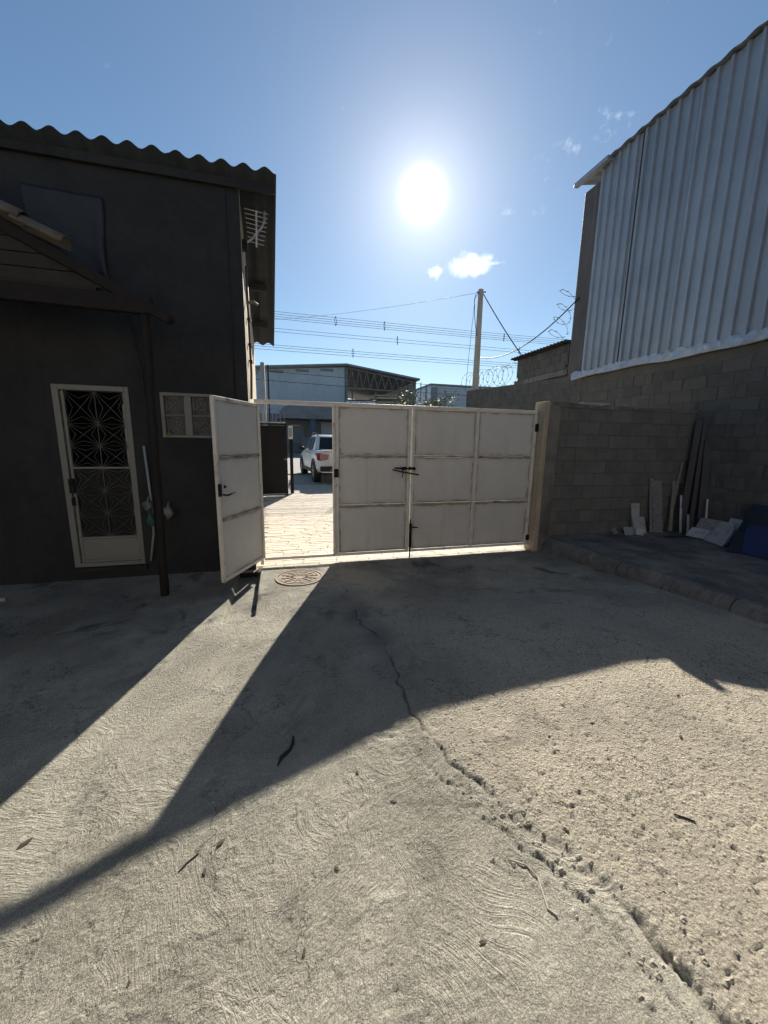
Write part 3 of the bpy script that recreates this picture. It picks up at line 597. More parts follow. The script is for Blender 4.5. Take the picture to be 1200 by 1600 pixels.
# unseen cream building added behind the viewer: bounces sun onto the gate, blocks sky
ws = Thing('unseen_bounce_building', (0, -5, 0), 'unseen plain cream building added behind the viewer to bounce sun and block sky', 'building')
ws.part('wall', holed_wall(-7.2, 6.6, -.3, 5.2, -5.2, -5.0, [(-2.2, 1.4, -.29, 3.2), (3.0, 4.2, 1.1, 2.2)]), M_cream)
ws.part('rear_wall', B(-7.2, 6.6, -11.2, -11.0, -.3, 5.0), M_char); ws.part('side_wall', B(-7.4, -7.21, -11, YW, -.3, 4.2), M_char)
ws.part('roof', MB().hexa([(-7.4, -11.3, 5.25), (6.6, -11.3, 5.25), (6.6, -4.6, 5.21), (-7.4, -4.6, 5.21)], [(-7.4, -11.3, 5.33), (6.6, -11.3, 5.33), (6.6, -4.6, 5.29), (-7.4, -4.6, 5.29)]), M_fibre)
ws.part('roller_door', B(-2.2, 1.4, -5.16, -5.12, -.28, 3.2), M_roofgrey); ws.part('window', B(3.0, 4.2, -5.13, -5.1, 1.1, 2.2), M_glass)

# ------------------------------------------------------------------ timber porch with clay tiles
YP = 4.28
po = Thing('porch_roof', (-1.2, 4.3, 0), 'small dark timber porch roof with ragged clay tiles on a rough post', 'porch')
def zedge(x): return 2.77 + (-.98 - x) * .515
pp = [(-1.235 + .012 * math.sin(i * 1.3), 4.32 + .01 * math.sin(i * 2.1), .0 + 2.78 * i / 14) for i in range(15)]
pp = [(-1.245 + .05 * i / 14 + .003 * math.sin(i * 1.7), 4.33 + .003 * math.cos(i * 1.1), -.06 + 2.84 * i / 14) for i in range(15)]
po.part('post', MB().tube(pp, [.041 + .004 * math.sin(i * 2.3) for i in range(15)], 9), M_darkwood, smooth=True)
po.part('beam', MB().bar((-4.2, YP, 2.895), (-1.12, YP + .04, 2.85), .09, .15), M_darkwood, bevel=.008)
po.part('barge_board', MB().bar((-3.6, YP + .02, zedge(-3.6) - .02), (-.98, YP + .02, zedge(-.98) - .02), .05, .09), M_darkwood, bevel=.006)
po.part('rafter_tail', MB().bar((-1.30, YP + .1, zedge(-1.3) - .03), (-.97, YP + .1, zedge(-.97) - .03), .05, .05), M_darkwood)
po.part('rail', MB().bar((-4.2, YP - .012, 2.985), (-1.55, YP + .012, 2.945), .035, .03), M_brownwood)
for i in range(5):
    zb = 2.965 + i * .115; xe = lambda z: -.98 - (z + .05 - 2.77) / .515
    po.part('board', MB().prism([(-3.9, YP + .05, zb + .006), (xe(zb) - .05, YP + .05, zb + .006), (xe(zb + .115) - .05, YP + .05, zb + .112), (-3.9, YP + .05, zb + .112)], (0, .02, 0)), M_brownwood)
tl = MB()
for j in range(7):
    for s_ in (1, .88):
        for i in range(4):
            tl.v.append((0 + .36 * i / 3 , math.cos(math.pi * j / 6) * .085 * s_ * (1 - .12 * i / 3), math.sin(math.pi * j / 6) * .065 * s_ ))
for j in range(6):
    for i in range(3):
        a0 = j * 8 + i; tl.f.append((a0, a0 + 1, a0 + 9, a0 + 8)); a1 = a0 + 4; tl.f.append((a1, a1 + 8, a1 + 9, a1 + 1))
    tl.f.append((j * 8, j * 8 + 8, j * 8 + 12, j * 8 + 4)); tl.f.append((j * 8 + 3, j * 8 + 7, j * 8 + 15, j * 8 + 11))
tl.f += [(0, 4, 5, 1), (1, 5, 6, 2), (2, 6, 7, 3), (48, 49, 53, 52), (49, 50, 54, 53), (50, 51, 55, 54)]
tme = tl.mesh('roof_tile', M_tile, True)
inv = Matrix.Translation(-po.loc)
for row in range(2):
    for i in range(6):
        x = -1.72 - i * .27 + row * .1
        if row == 1 and i == 0: continue
        o = inst('roof_tile', tme, po.e, (x - .36, 4.27 + row * .2, zedge(x - .36) + .05), scale=(1, 1.25, 1.35), inv=inv)
        o.rotation_euler = (rnd.uniform(-.08, .08), math.atan(.515) - .09 + rnd.uniform(-.03, .03), rnd.uniform(-.07, .07))

# ------------------------------------------------------------------ small fittings on the charcoal wall
o = MB().tube([(-1.50, 4.96, 1.55), (-1.475, 4.96, .91), (-1.485, 4.96, .52), (-1.54, 4.96, .2)], .013, 8).build('water_pipe', M_pvc, smooth=True); tag(o, 'thin white plastic pipe beside the grille door', 'pipe')
o = MB().tube([(-1.52, 4.985, 2.95), (-1.46, 4.985, 2.35), (-1.44, 4.985, 1.7), (-1.46, 4.985, 1.06), (-1.43, 4.985, .42)], .009, 6).build('wall_cable', M_cable, smooth=True); tag(o, 'dark cable dropping from the porch beam down the wall', 'cable')
def bag(nm, c_, r_, sq, m_, lab, seed):
    mb = MB().blob(c_, r_, .35, 18, seed, sq); mb.tube([(c_[0], c_[1], c_[2] + r_ * sq[2] * .8), (c_[0] + .012, c_[1] + .02, c_[2] + r_ * sq[2] + .06)], [.022, .006], 6)
    o = mb.build(nm, m_, smooth=True); return tag(o, lab, 'bag')
bag('plastic_bag', (-1.485, 4.87, .88), .05, (1, .9, 1.15), M_bagw, 'crumpled pale plastic bag hung on the white wall pipe', 5)
bag('plastic_bag', (-1.475, 4.87, .72), .045, (.9, .8, 1.7), M_bagg, 'green plastic bag hanging below the pale one by the door', 8)
bag('plastic_bag', (-1.29, 4.88, .79), .055, (1, .8, 1.35), M_bagw, 'clear plastic bag hung on the far side of the porch post', 11)
an = Thing('television_antenna', (-.36, 5.2, 3.85), 'bent television antenna bracketed to the sunlit side wall', 'antenna')
an.part('mast', MB().tube([(-.345, 5.2, 3.86), (-.25, 5.2, 3.93), (-.13, 5.2, 4.07), (-.10, 5.2, 4.14), (-.095, 5.2, 4.24)], .012, 7), M_galv, smooth=True)
an.part('boom', MB().bar((-.185, 5.16, 4.21), (-.20, 5.22, 3.86), .018, .018), M_galv)
for k in range(8):
    t_ = k / 7; L2 = .13 - .045 * t_; z_ = 4.20 - .33 * t_; xm = -.186 - .013 * t_
    an.part('element', MB().tube([(xm - L2, 5.15, z_ + .012), (xm + L2, 5.15, z_ - .012)], .0035, 5), M_galv)
an.part('bracket', B(-.36, -.30, 5.16, 5.24, 3.80, 3.90), M_black)
wb = Thing('wall_bracket', (-.35, 5.6, 3.1), 'rusty service bracket and conduit on the cream side wall', 'bracket')
wb.part('conduit', MB().tube([(-.345, 5.5, 3.75), (-.345, 5.55, 3.0), (-.345, 5.6, 2.5), (-.34, 5.3, 2.15)], .016, 7), M_colm, smooth=True)
wb.part('insulator', MB().tube([(-.35, 5.35, 3.28), (-.26, 5.35, 3.30), (-.22, 5.35, 3.27)], .018, 7), M_colm, smooth=True)
for z_ in (2.62, 2.82, 3.12): wb.part('clip', B(-.36, -.318, 5.45, 5.60, z_, z_ + .02), M_black)

# ------------------------------------------------------------------ gate
YG = 5.10
def panel(mb_y, xa, xb, za, zb, bulge=.006):
    # cross-broken sheet, slightly buckled between its welds
    mb = MB(); nu, nv = 14, 10; sd_ = rnd.uniform(0, 50)
    U, V_ = np.meshgrid(np.linspace(0, 1, nu + 1), np.linspace(0, 1, nv + 1))
    e_ = np.minimum(np.minimum(U, 1 - U), np.minimum(V_, 1 - V_)) * 2
    d_ = bulge * e_ + .010 * np.sin(np.pi * U) * np.sin(np.pi * V_) * (fbm(U * 2.2 + sd_, V_ * 1.8 + sd_, 3, 401) - .5)
    for j in range(nv + 1):
        for i in range(nu + 1): mb.v.append((xa + (xb - xa) * U[j, i], mb_y - float(d_[j, i]), za + (zb - za) * V_[j, i]))
    k = nu + 1; mb.f = [(j * k + i, j * k + i + 1, (j + 1) * k + i + 1, (j + 1) * k + i) for j in range(nv) for i in range(nu)]
    return mb
ZR = (.10, .775, 1.445, 2.075)
gl = Thing('gate_leaf', (.7, YG, 0), 'white sheet metal gate leaf with the open doorway in it', 'gate')
gl.part('top_bar', B(-.30, 1.735, YG - .025, YG + .025, 2.076, 2.125), M_gatefr, bevel=.006)
gl.part('bottom_bar', B(-.25, 1.735, YG - .018, YG + .018, .075, .112), M_gatefr, bevel=.005)
gl.part('jamb', B(.655, .690, YG - .028, YG + .024, .113, 2.075), M_gatefr, bevel=.006)
gl.part('stile', B(.692, .735, YG - .022, YG + .022, .113, 2.075), M_gatefr, bevel=.006)
gl.part('stile', B(1.69, 1.732, YG - .024, YG + .024, .113, 2.075), M_gatefr, bevel=.006)
gl.part('stile', B(-.30, -.262, YG - .02, YG + .02, .02, 2.075), M_gatefr, bevel=.005)
for i in range(3): gl.part('panel', panel(YG + .002, .736, 1.689, ZR[i] + .013, ZR[i + 1] - .001 - (.013 if i < 2 else 0)), M_gate)
for z in ZR[1:3]: gl.part('rail', B(.736, 1.689, YG - .014, YG + .012, z - .012, z + .012), M_rust)
gl.part('lock_box', B(.668, .725, YG - .05, YG - .029, 1.165, 1.275), M_black, bevel=.004)
gr2 = Thing('gate_leaf', (3.7, YG, 0), 'closed white sheet metal gate leaf hung on the ochre post', 'gate')
gr2.part('top_bar', B(1.742, 3.70, YG - .025, YG + .025, 2.076, 2.125), M_gatefr, bevel=.006)
gr2.part('bottom_bar', B(1.742, 3.70, YG - .018, YG + .018, .075, .112), M_gatefr, bevel=.005)
for a, b_ in ((1.742, 1.785), (2.705, 2.750), (3.655, 3.70)): gr2.part('stile', B(a, b_, YG - .024, YG + .024, .113, 2.075), M_gatefr, bevel=.006)
for a, b_ in ((1.786, 2.704), (2.751, 3.654)):
    for i in range(3): gr2.part('panel', panel(YG + .002, a, b_, ZR[i] + .013, ZR[i + 1] - .001 - (.013 if i < 2 else 0)), M_gate)
    for z in ZR[1:3]: gr2.part('rail', B(a, b_, YG - .014, YG + .012, z - .012, z + .012), M_rust)
hb = MB().box(3.66, 3.735, YG - .055, YG - .0265, 1.82, 1.93); gr2.part('hinge', hb, M_black, bevel=.004)
gr2.part('hinge', B(3.66, 3.73, YG - .05, YG - .0265, .16, .24), M_black, bevel=.004)
gr2.part('drop_bolt', MB().tube([(1.748, YG - .036, .56), (1.748, YG - .036, -.03)], .010, 7).box(1.732, 1.766, YG - .05, YG - .0255, .15, .50).tube([(1.75, YG - .04, .455), (1.75, YG - .075, .455), (1.85, YG - .08, .445)], .008, 6), M_black)
bo = Thing('gate_bolt', (1.74, YG, 1.25), 'sliding bolt with a stick through it where the gate leaves meet', 'bolt')
bo.part('bolt', MB().tube([(1.50, YG - .045, 1.285), (1.80, YG - .045, 1.275)], .011, 7).box(1.60, 1.66, YG - .06, YG - .027, 1.262, 1.302).box(1.70, 1.73, YG - .06, YG - .027, 1.262, 1.302).box(1.75, 1.79, YG - .06, YG - .027, 1.258, 1.30), M_black)
bo.part('stick', MB().tube([(1.46, YG - .07, 1.265), (1.62, YG - .075, 1.23), (1.84, YG - .07, 1.195)], .009, 6), M_darkwood)
bo.part('chain', MB().tube([(1.60, YG - .07, 1.30), (1.605, YG - .085, 1.22), (1.60, YG - .06, 1.16)], .007, 6), M_black)
# open pedestrian door
od = Thing('gate_door', (-.25, 5.06, 0), 'open white metal pedestrian door swung in front of the charcoal wall', 'door')
H0 = Vector((-.252, 5.05, 0)); H1 = Vector((-.645, 4.215, 0)); dd = (H1 - H0).normalized(); WL = (H1 - H0).length
Mx = Matrix(((dd.x, -dd.y, 0, H0.x), (dd.y, dd.x, 0, H0.y), (0, 0, 1, 0), (0, 0, 0, 1)))    # local x along the leaf, local y toward the building
def xf(mb): mb.v = [tuple(Mx @ Vector(p)) for p in mb.v]; return mb
zd = (.125, .80, 1.45, 2.065)
for a, b_ in ((0, .035), (WL - .035, WL)): od.part('stile', xf(B(a, b_, -.02, .02, zd[0], zd[3])), M_gatefr, bevel=.005)
od.part('top_rail', xf(B(.036, WL - .036, -.02, .02, zd[3] - .035, zd[3])), M_gatefr, bevel=.005)
od.part('bottom_rail', xf(B(.036, WL - .036, -.02, .02, zd[0], zd[0] + .035)), M_gatefr, bevel=.005)
for i in range(3):
    za, zb = zd[i] + (.036 if i == 0 else .010), zd[i + 1] - (.036 if i == 2 else .010)
    mb = panel(0, .037, WL - .037, za, zb, -.008); mb.v = [(x, -y * -1 + .004, z) for x, y, z in mb.v]; od.part('panel', xf(mb), M_leafpanel)
for z in zd[1:3]: od.part('rail', xf(B(.037, WL - .037, -.008, .016, z - .0095, z + .0095)), M_rust)
od.part('lock', xf(B(WL - .012, WL + .018, .021, .05, 1.06, 1.19)), M_black, bevel=.003)
hd = xf(MB().tube([(WL - .07, .02, 1.07), (WL - .07, .07, 1.065), (WL - .20, .085, 1.085)], .010, 7)); hd2 = xf(MB().tube([(WL - .10, .02, 1.15), (WL - .10, .034, 1.15)], .016, 8)); hd.add(hd2.v, hd2.f)
od.part('handle', hd, M_black, smooth=True)
gp = MB(); n_ = 8
for i in range(n_ + 1):
    z = -.12 + 2.37 * i / n_; j = lambda: rnd.uniform(-.005, .005)
    gp.v += [(3.707 + j(), YG - .17 + j(), z), (3.785 + j(), YG - .17 + j(), z), (3.785 + j(), YG + .07, z), (3.707 + j(), YG + .07, z)]
for i in range(n_):
    for k in range(4): gp.f.append((i * 4 + k, i * 4 + (k + 1) % 4, i * 4 + 4 + (k + 1) % 4, i * 4 + 4 + k))
gp.f += [(3, 2, 1, 0), tuple(n_ * 4 + k for k in range(4))]
o = gp.build('gate_post', M_post, bevel=.012); tag(o, 'ochre rendered post carrying the closed gate leaf', 'post')

# ------------------------------------------------------------------ low block wall beside the gate
lw = Thing('block_wall', (5.3, 5.1, 0), 'low grey concrete block wall between the gate post and the corner', 'wall')
lw.part('mortar_core', B(3.793, 6.80, 5.058, 5.19, -.1, 2.18), M_mortar)
bw = MB().hexa([(0, 0, 0), (.386, 0, 0), (.386, .02, 0), (0, .02, 0)], [(0, 0, .188), (.386, 0, .188), (.386, .02, .188), (0, .02, .188)])
bmesh_full = MB().add([(.003, -.003, .003), (.383, -.003, .003), (.383, -.003, .185), (.003, -.003, .185), (0, 0, 0), (.386, 0, 0), (.386, 0, .188), (0, 0, .188), (0, .02, 0), (.386, .02, 0), (.386, .02, .188), (0, .02, .188)],
    [(0, 1, 2, 3), (0, 4, 5, 1), (1, 5, 6, 2), (2, 6, 7, 3), (3, 7, 4, 0), (4, 8, 9, 5), (5, 9, 10, 6), (6, 10, 11, 7), (7, 11, 8, 4)]).mesh('block', M_block)
inv = Matrix.Translation(-lw.loc)
for r_ in range(10):
    z = .21 + r_ * .198; x = 4.02 + (.2 if r_ % 2 else 0)
    if r_ % 2: inst('block', bmesh_full, lw.e, (4.02, 5.055 + rnd.uniform(-.002, .002), z), scale=(.49, 1, 1), inv=inv)
    while x < 6.70:
        s_ = min(1, (6.735 - x) / .386); inst('block', bmesh_full, lw.e, (x, 5.054 + rnd.uniform(-.002, .003), z + rnd.uniform(-.002, .002)), scale=(s_, 1, 1), inv=inv); x += .398
rp = MB(); rp.box(3.793, 3.99, 4.955, 5.0575, -.1, 2.20); lw.part('render_patch', rp, M_dirtcon)
cap = MB(); npt = 40
for i in range(npt + 1):
    x = 3.90 + 2.83 * i / npt; zt = 2.235 + .012 * math.sin(i * .5) + rnd.uniform(-.006, .006) + .02 * math.exp(-((i - 2) / 3) ** 2)
    cap.v += [(x, 5.04 + rnd.uniform(-.004, .004), 2.181), (x, 5.042 + rnd.uniform(-.004, .004), zt), (x, 5.20, zt), (x, 5.20, 2.181)]
for i in range(npt):
    for k in range(4): cap.f.append((i * 4 + k, i * 4 + 4 + k, i * 4 + 4 + (k + 1) % 4, i * 4 + (k + 1) % 4))
cap.f += [(0, 1, 2, 3), tuple(npt * 4 + k for k in (3, 2, 1, 0))]; cap.f = [tuple(reversed(f)) for f in cap.f]
lw.part('coping', cap, M_dirtcon)
lw.part('coping_tile', B(4.45, 4.95, 5.03, 5.14, 2.262, 2.277), M_pvc)

# ------------------------------------------------------------------ tall boundary wall on the right
XR = 6.75
tw = Thing('boundary_wall', (XR, 5, 0), 'tall stained block boundary wall running back along the platform', 'wall')
core_ = MB()
core_.box(XR + .006, XR + .2, -6, 7.9, -.2, 3.14)
core_.hexa([(XR + .006, 7.9, -.2), (XR + .2, 7.9, -.2), (XR + .2, 13.6, -.2), (XR + .006, 13.6, -.2)], [(XR + .006, 7.9, 3.22), (XR + .2, 7.9, 3.22), (XR + .2, 13.6, 3.52), (XR + .006, 13.6, 3.52)])
tw.part('mortar_core', core_, M_mortar)
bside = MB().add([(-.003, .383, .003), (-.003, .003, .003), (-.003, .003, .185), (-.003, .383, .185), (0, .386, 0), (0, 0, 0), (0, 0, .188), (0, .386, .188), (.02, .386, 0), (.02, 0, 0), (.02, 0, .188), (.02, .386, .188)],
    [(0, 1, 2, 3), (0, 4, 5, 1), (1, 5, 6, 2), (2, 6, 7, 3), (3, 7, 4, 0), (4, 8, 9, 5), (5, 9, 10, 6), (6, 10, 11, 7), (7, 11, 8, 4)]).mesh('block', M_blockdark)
inv = Matrix.Translation(-tw.loc); nb = 0
for r_ in range(17):
    z = .21 + r_ * .198; y = 2.6 + (.199 if r_ % 2 else 0)
    while y < 13.2:
        top = 3.13 if y < 7.6 else 3.22 + (y - 7.9) * .3 / 5.7
        vis = (y < 5.0) or z > 1.95
        if vis and z + .19 < top and nb < 290:
            inst('block', bside, tw.e, (XR + rnd.uniform(-.003, .003), y, z + rnd.uniform(-.002, .002)), inv=inv); nb += 1
        y += .398

# ------------------------------------------------------------------ metal clad building above the wall
mc = Thing('clad_building', (8, 3, 0), 'tall metal clad shed rising above the stained boundary wall', 'building')
XM = 6.70
def cladsheet(y0, wdt, z0, z1, x, rib=.2, dep=.04):
    prof = []; n_ = int(round(wdt / rib))
    for k in range(n_):
        a = y0 + k * rib
        prof += [(a, 0), (a + .10, 0), (a + .115, dep), (a + .160, dep), (a + .178, 0)]
    prof.append((y0 + wdt + .012, 0)); mb = MB(); m_ = len(prof)
    for z in (z0, z1):
        for y, d_ in prof: mb.v.append((x - d_, y, z))
    for z in (z0, z1):
        for y, d_ in prof: mb.v.append((x - d_ + .004, y, z))
    for i in range(m_ - 1): mb.f.append((i + 1, i, m_ + i, m_ + i + 1)); mb.f.append((2 * m_ + i, 2 * m_ + i + 1, 3 * m_ + i + 1, 3 * m_ + i))
    for i in range(m_ - 1): mb.f.append((m_ + i, 3 * m_ + i, 3 * m_ + i + 1, m_ + i + 1)); mb.f.append((i, i + 1, 2 * m_ + i + 1, 2 * m_ + i))
    return mb
ytop = 7.76; k = 0
while ytop > -5:
    mc.part('cladding_sheet', cladsheet(ytop - 1.0, 1.0, 3.22, 7.36, XM - (.004 if k % 2 else 0)), M_clad); ytop -= 1.0; k += 1
for yj in (6.77, 3.77, .77): mc.part('lap_seam', B(XM - .030, XM - .002, yj - .003, yj + .003, 3.24, 7.34), M_colm)
mc.part('backing_wall', B(XM + .06, 14, -5, 7.72, 3.145, 7.30), M_colm)
mc.part('corner_column', MB().box(XM + .05, XM + .32, 7.80, 8.28, 3.19, 7.16), M_colm, bevel=.02)
fl = MB(); yy = np.arange(-5, 8.06, .06); nf = len(yy)
for i, y in enumerate(yy):
    j1, j2, j3 = (rnd.uniform(-.015, .015) for _ in range(3)); sg = .02 * math.sin(y * 2.1) + .012 * math.sin(y * 5.3)
    fl.v += [(6.655 + j1, y, 3.285 + j2 * 1.6), (6.640 + j2, y, 3.24 + j3), (6.635 + j3, y, 3.185 + sg * .6), (6.645 + j1, y, 3.14 + sg * .8), (6.69, y, 3.14 + sg * .8), (6.72, y, 3.285 + j2)]
for i in range(nf - 1):
    for k in range(6): fl.f.append((i * 6 + k, i * 6 + (k + 1) % 6, i * 6 + 6 + (k + 1) % 6, i * 6 + 6 + k))
fl.f += [(5, 4, 3, 2, 1, 0), tuple((nf - 1) * 6 + k for k in range(6))]
o = mc.part('base_flashing', fl, M_flash); o['label'] = 'crinkled pale blue flashing strip under the cladding'
rf = MB(); lamr = .3
for s_ in (0, -.006):
    for jx, (x, zz) in enumerate(((6.60, 7.385), (10.5, 8.1), (14.2, 7.5))):
        yy = np.linspace(-5.2, 8.42, 260)
        for y in yy: rf.v.append((x, y, zz + s_ + .014 * math.cos(2 * math.pi * (y - .18) / lamr)))
nr = 260
for jx in range(2):
    for i in range(nr - 1):
        a = jx * nr + i; rf.f.append((a, a + nr, a + nr + 1, a + 1)); a += 3 * nr; rf.f.append((a, a + 1, a + nr + 1, a + nr))
for i in range(nr - 1): rf.f.append((i, i + 1, 3 * nr + i + 1, 3 * nr + i))
mc.part('roof', rf, M_roofgrey)
mc.part('eave_flashing', MB().box(6.53, 6.64, 7.45, 8.40, 7.29, 7.37), M_clad, bevel=.008)

# low shed standing on the wall farther back
sd = Thing('roof_shed', (XR, 9.5, 0), 'small unrendered block shed with a corrugated roof behind the clad building', 'shed')
sd.part('wall', MB().box(XR + .02, 9.5, 8.33, 10.45, 3.53, 4.02), M_mortar)
inv = Matrix.Translation(-sd.loc)
for r_ in range(3):
    y = 8.4 + (.2 if r_ % 2 else 0)
    while y < 10.1: inst('block', bside, sd.e, (XR + .014, y, 3.44 + r_ * .196), inv=inv); y += .398
sd.part('bond_beam', B(XR - .012, XR + .22, 8.3, 10.5, 3.30, 3.43), M_dirtcon)
sr = corr(-10.62, -8.3, 6.62, 9.6, lambda u: 4.075 - (u - 6.6) * .02, .13, .022, 0, .008); sr.v = [(p[1], -p[0], p[2]) for p in sr.v]
sd.part('roof_sheet', sr, M_fibre, smooth=True)
sd.part('roof_batten', B(XR - .08, XR - .03, 8.4, 10.5, 4.0, 4.045), M_darkwood)

# razor wire coils
def razor(name, label, path, R0, pitch, axis_pts):
    pts = []; n_ = len(axis_pts)
    A0, A1 = Vector(axis_pts[0]), Vector(axis_pts[1]); Ld = (A1 - A0).length; d_ = (A1 - A0).normalized()
    u = Vector((1, 0, 0)); u = (u - d_ * u.dot(d_)).normalized(); v_ = d_.cross(u); turns = Ld / pitch; k = int(turns * 26); barb = MB(); wire = MB()
    for i in range(k + 1):
        t_ = i / k; a = 2 * math.pi * turns * t_; rr = R0 * (1 + .10 * math.sin(a * .31 + 1)); q_ = A0 + d_ * (Ld * t_ + pitch * .42 * math.sin(a)) + (u * math.cos(a) + v_ * math.sin(a)) * rr
        pts.append(q_)
    wire.tube(pts, .005, 5)
    for i in range(2, k - 2, 3):
        tn = (pts[i + 1] - pts[i - 1]).normalized(); sd_ = tn.cross(Vector((0.3, .2, 1))).normalized()
        barb.bar(pts[i] - sd_ * .028 - tn * .02, pts[i] + sd_ * .028 + tn * .02, .004, .014)
    T = Thing(name, axis_pts[0], label, 'razor wire', 'razor wire coils'); T.part('wire', wire, M_galv); o = T.part('barbs', barb, M_galv); o['kind'] = 'stuff'
razor('razor_wire', 'razor wire coil along the boundary wall top beside the pole', None, .31, .30, [(XR + .1, 10.65, 3.68), (XR + .05, 13.7, 3.83)])
razor('razor_wire', 'razor wire coil climbing beside the clad building corner', None, .21, .30, [(XR + .15, 9.0, 4.25), (XR + .1, 8.55, 5.35)])

# ------------------------------------------------------------------ things leaning on the platform
PZ0 = .205
def slab(name, label, cat, b0, b1, top_off, hgt, th, m_, group=None, chip=0):
    """slab standing on edge b0-b1 (ground points), leaning by top_off (x,y) at height hgt"""
    b0, b1 = Vector((*b0, PZ0)), Vector((*b1, PZ0)); upv = Vector((top_off[0], top_off[1], hgt)); nrm = (b1 - b0).cross(upv).normalized() * th
    poly = [b0, b1, b1 + upv, b0 + upv]
    if chip: poly = [b0, b1, b1 + upv * (1 - chip), b1 + upv - (b1 - b0) * chip, b0 + upv]
    mb = MB().prism(poly, nrm); lo = min(p[2] for p in mb.v)
    if lo < PZ0: mb.v = [(p[0], p[1], p[2] + PZ0 - lo) for p in mb.v]
    o = mb.build(name, m_, bevel=.002); return tag(o, label, cat, group)
slab('granite_plank', 'long grey granite strip leaning on the block wall', 'stone strip', (6.00, 4.90), (6.165, 4.87), (-.07, .10, 0), .86, -.03, M_granite)
slab('granite_strip', 'narrow stone strip standing behind the leaning granite plank', 'stone strip', (5.965, 4.93), (6.02, 4.93), (-.055, .085), .90, -.02, M_granite)
slab('marble_offcut', 'short pale marble offcut leaning in front of a taller narrow one', 'stone offcut', (5.60, 4.90), (5.82, 4.87), (-.02, .07), .27, -.02, M_marble)
slab('marble_offcut', 'narrow taller pale marble offcut against the block wall', 'stone offcut', (5.62, 4.97), (5.765, 4.95), (-.03, .05), .49, -.02, M_marble)
slab('wood_strip', 'thin pale strip left of the dark profiles in the corner', 'strip', (6.36, 4.93), (6.42, 4.92), (.05, .09), .85, -.02, M_stack)
slab('wood_strip', 'taller thin grey strip leaning beside the dark profiles', 'strip', (6.38, 4.98), (6.42, 4.97), (.15, .04), 1.18, -.02, M_granite)
slab('wood_strip', 'bright narrow strip in front of the dark corner profiles', 'strip', (6.44, 4.80), (6.47, 4.79), (.06, .13), .62, -.015, M_marble)
for k, (x, y, tx, ty, hh, wd, lb) in enumerate(((6.46, 4.86, .17, .10, 1.86, .09, 'leftmost tall dark profile leaning in the wall corner'), (6.53, 4.74, .17, .16, 1.90, .06, 'tallest dark profile leaning in the wall corner, light edge'),
                           (6.56, 4.62, .13, .20, 1.55, .10, 'dark profile nearest the stained wall, shorter than its neighbours'))):
    slab('metal_profile', lb, 'profile', (x, y), (x + wd * .8, y - wd * .6), (tx, ty), hh, -.03, M_profile, 'dark profiles in the corner')
slab('stone_strip', 'thin pale strip leaning against the dark profiles from the right', 'strip', (6.50, 4.46), (6.52, 4.44), (.13, .14), .60, -.015, M_marble)
slab('stone_strip', 'bent light sliver propped low on the dark profiles', 'strip', (6.40, 4.66), (6.43, 4.64), (.03, .06), .33, -.01, M_granite)
slab('marble_slab', 'pale marble slab lying tilted beside the dark profiles', 'stone slab', (6.34, 4.62), (6.37, 4.36), (.12, .0), .13, .02, M_marble, 'tilted stone slabs')
slab('granite_slab', 'grey granite slab tilted behind the pale marble slabs', 'stone slab', (6.44, 4.60), (6.46, 4.22), (.12, -.02), .30, .02, M_granite, 'tilted stone slabs', .2)
slab('marble_slab', 'white veined marble slab tilted nearest the navy sheet', 'stone slab', (6.31, 4.31), (6.17, 3.95), (.16, .03), .15, .02, M_marble, 'tilted stone slabs')
slab('marble_slab', 'rounded light slab propped behind the white veined one', 'stone slab', (6.43, 4.30), (6.36, 4.02), (.16, .02), .30, .02, M_marble, 'tilted stone slabs', .18)
slab('marble_slab', 'large pale slab leaning on the wall behind the rounded one', 'stone slab', (6.54, 4.22), (6.50, 3.88), (.12, .0), .36, .02, M_marble, 'tilted stone slabs')
slab('black_slab', 'black stone slab leaning behind the navy sheet', 'stone slab', (6.28, 3.95), (6.32, 3.40), (.34, .0), .62, .02, M_blackstone)
slab('navy_sheet', 'navy blue sheet leaning over the black slab', 'sheet', (6.06, 3.70), (6.09, 3.36), (.22, .05), .38, .012, M_bluesheet, None, .12)
slab('black_slab', 'black board under the edge of the navy sheet', 'board', (5.95, 3.76), (6.03, 3.66), (.22, .06), .26, .015, M_blackstone)
slab('white_offcut', 'small white offcut at the frame edge on the black slab', 'offcut', (6.08, 3.30), (6.12, 3.12), (.12, 0), .12, .015, M_marble)
for k, (x, y, rz, s_, lb) in enumerate(((5.22, 4.93, .3, .10, 'dark tile shard at the near end of the small rubble pile'), (5.33, 4.97, 1.2, .13, 'grey tile shard standing at the back of the rubble pile'), (5.36, 4.86, -.4, .12, 'white tile shard at the front of the rubble pile'),
                         (5.47, 4.90, .8, .14, 'tilted grey tile shard in the middle of the rubble pile'), (5.58, 4.85, -.9, .11, 'broken pale tile shard beside the marble offcut'), (5.46, 4.83, .1, .09, 'small dark tile shard low in the rubble pile'))):
    a = Vector((math.cos(rz), math.sin(rz), 0)) * s_
    slab('tile_shard', lb, 'tile shard', (x, y), (x + a.x, y + a.y), (-a.y * .5, a.x * .5 + .02), .06 + .03 * (k % 3), .012, (M_granite, M_marble, M_pvc)[k % 3], 'rubble pile by the block wall', .2)
o = MB().tube([(5.9, 4.62, .215), (6.3, 4.52, .212)], .008, 5).build('stick', M_darkwood); tag(o, 'thin dark stick lying on the platform', 'stick')

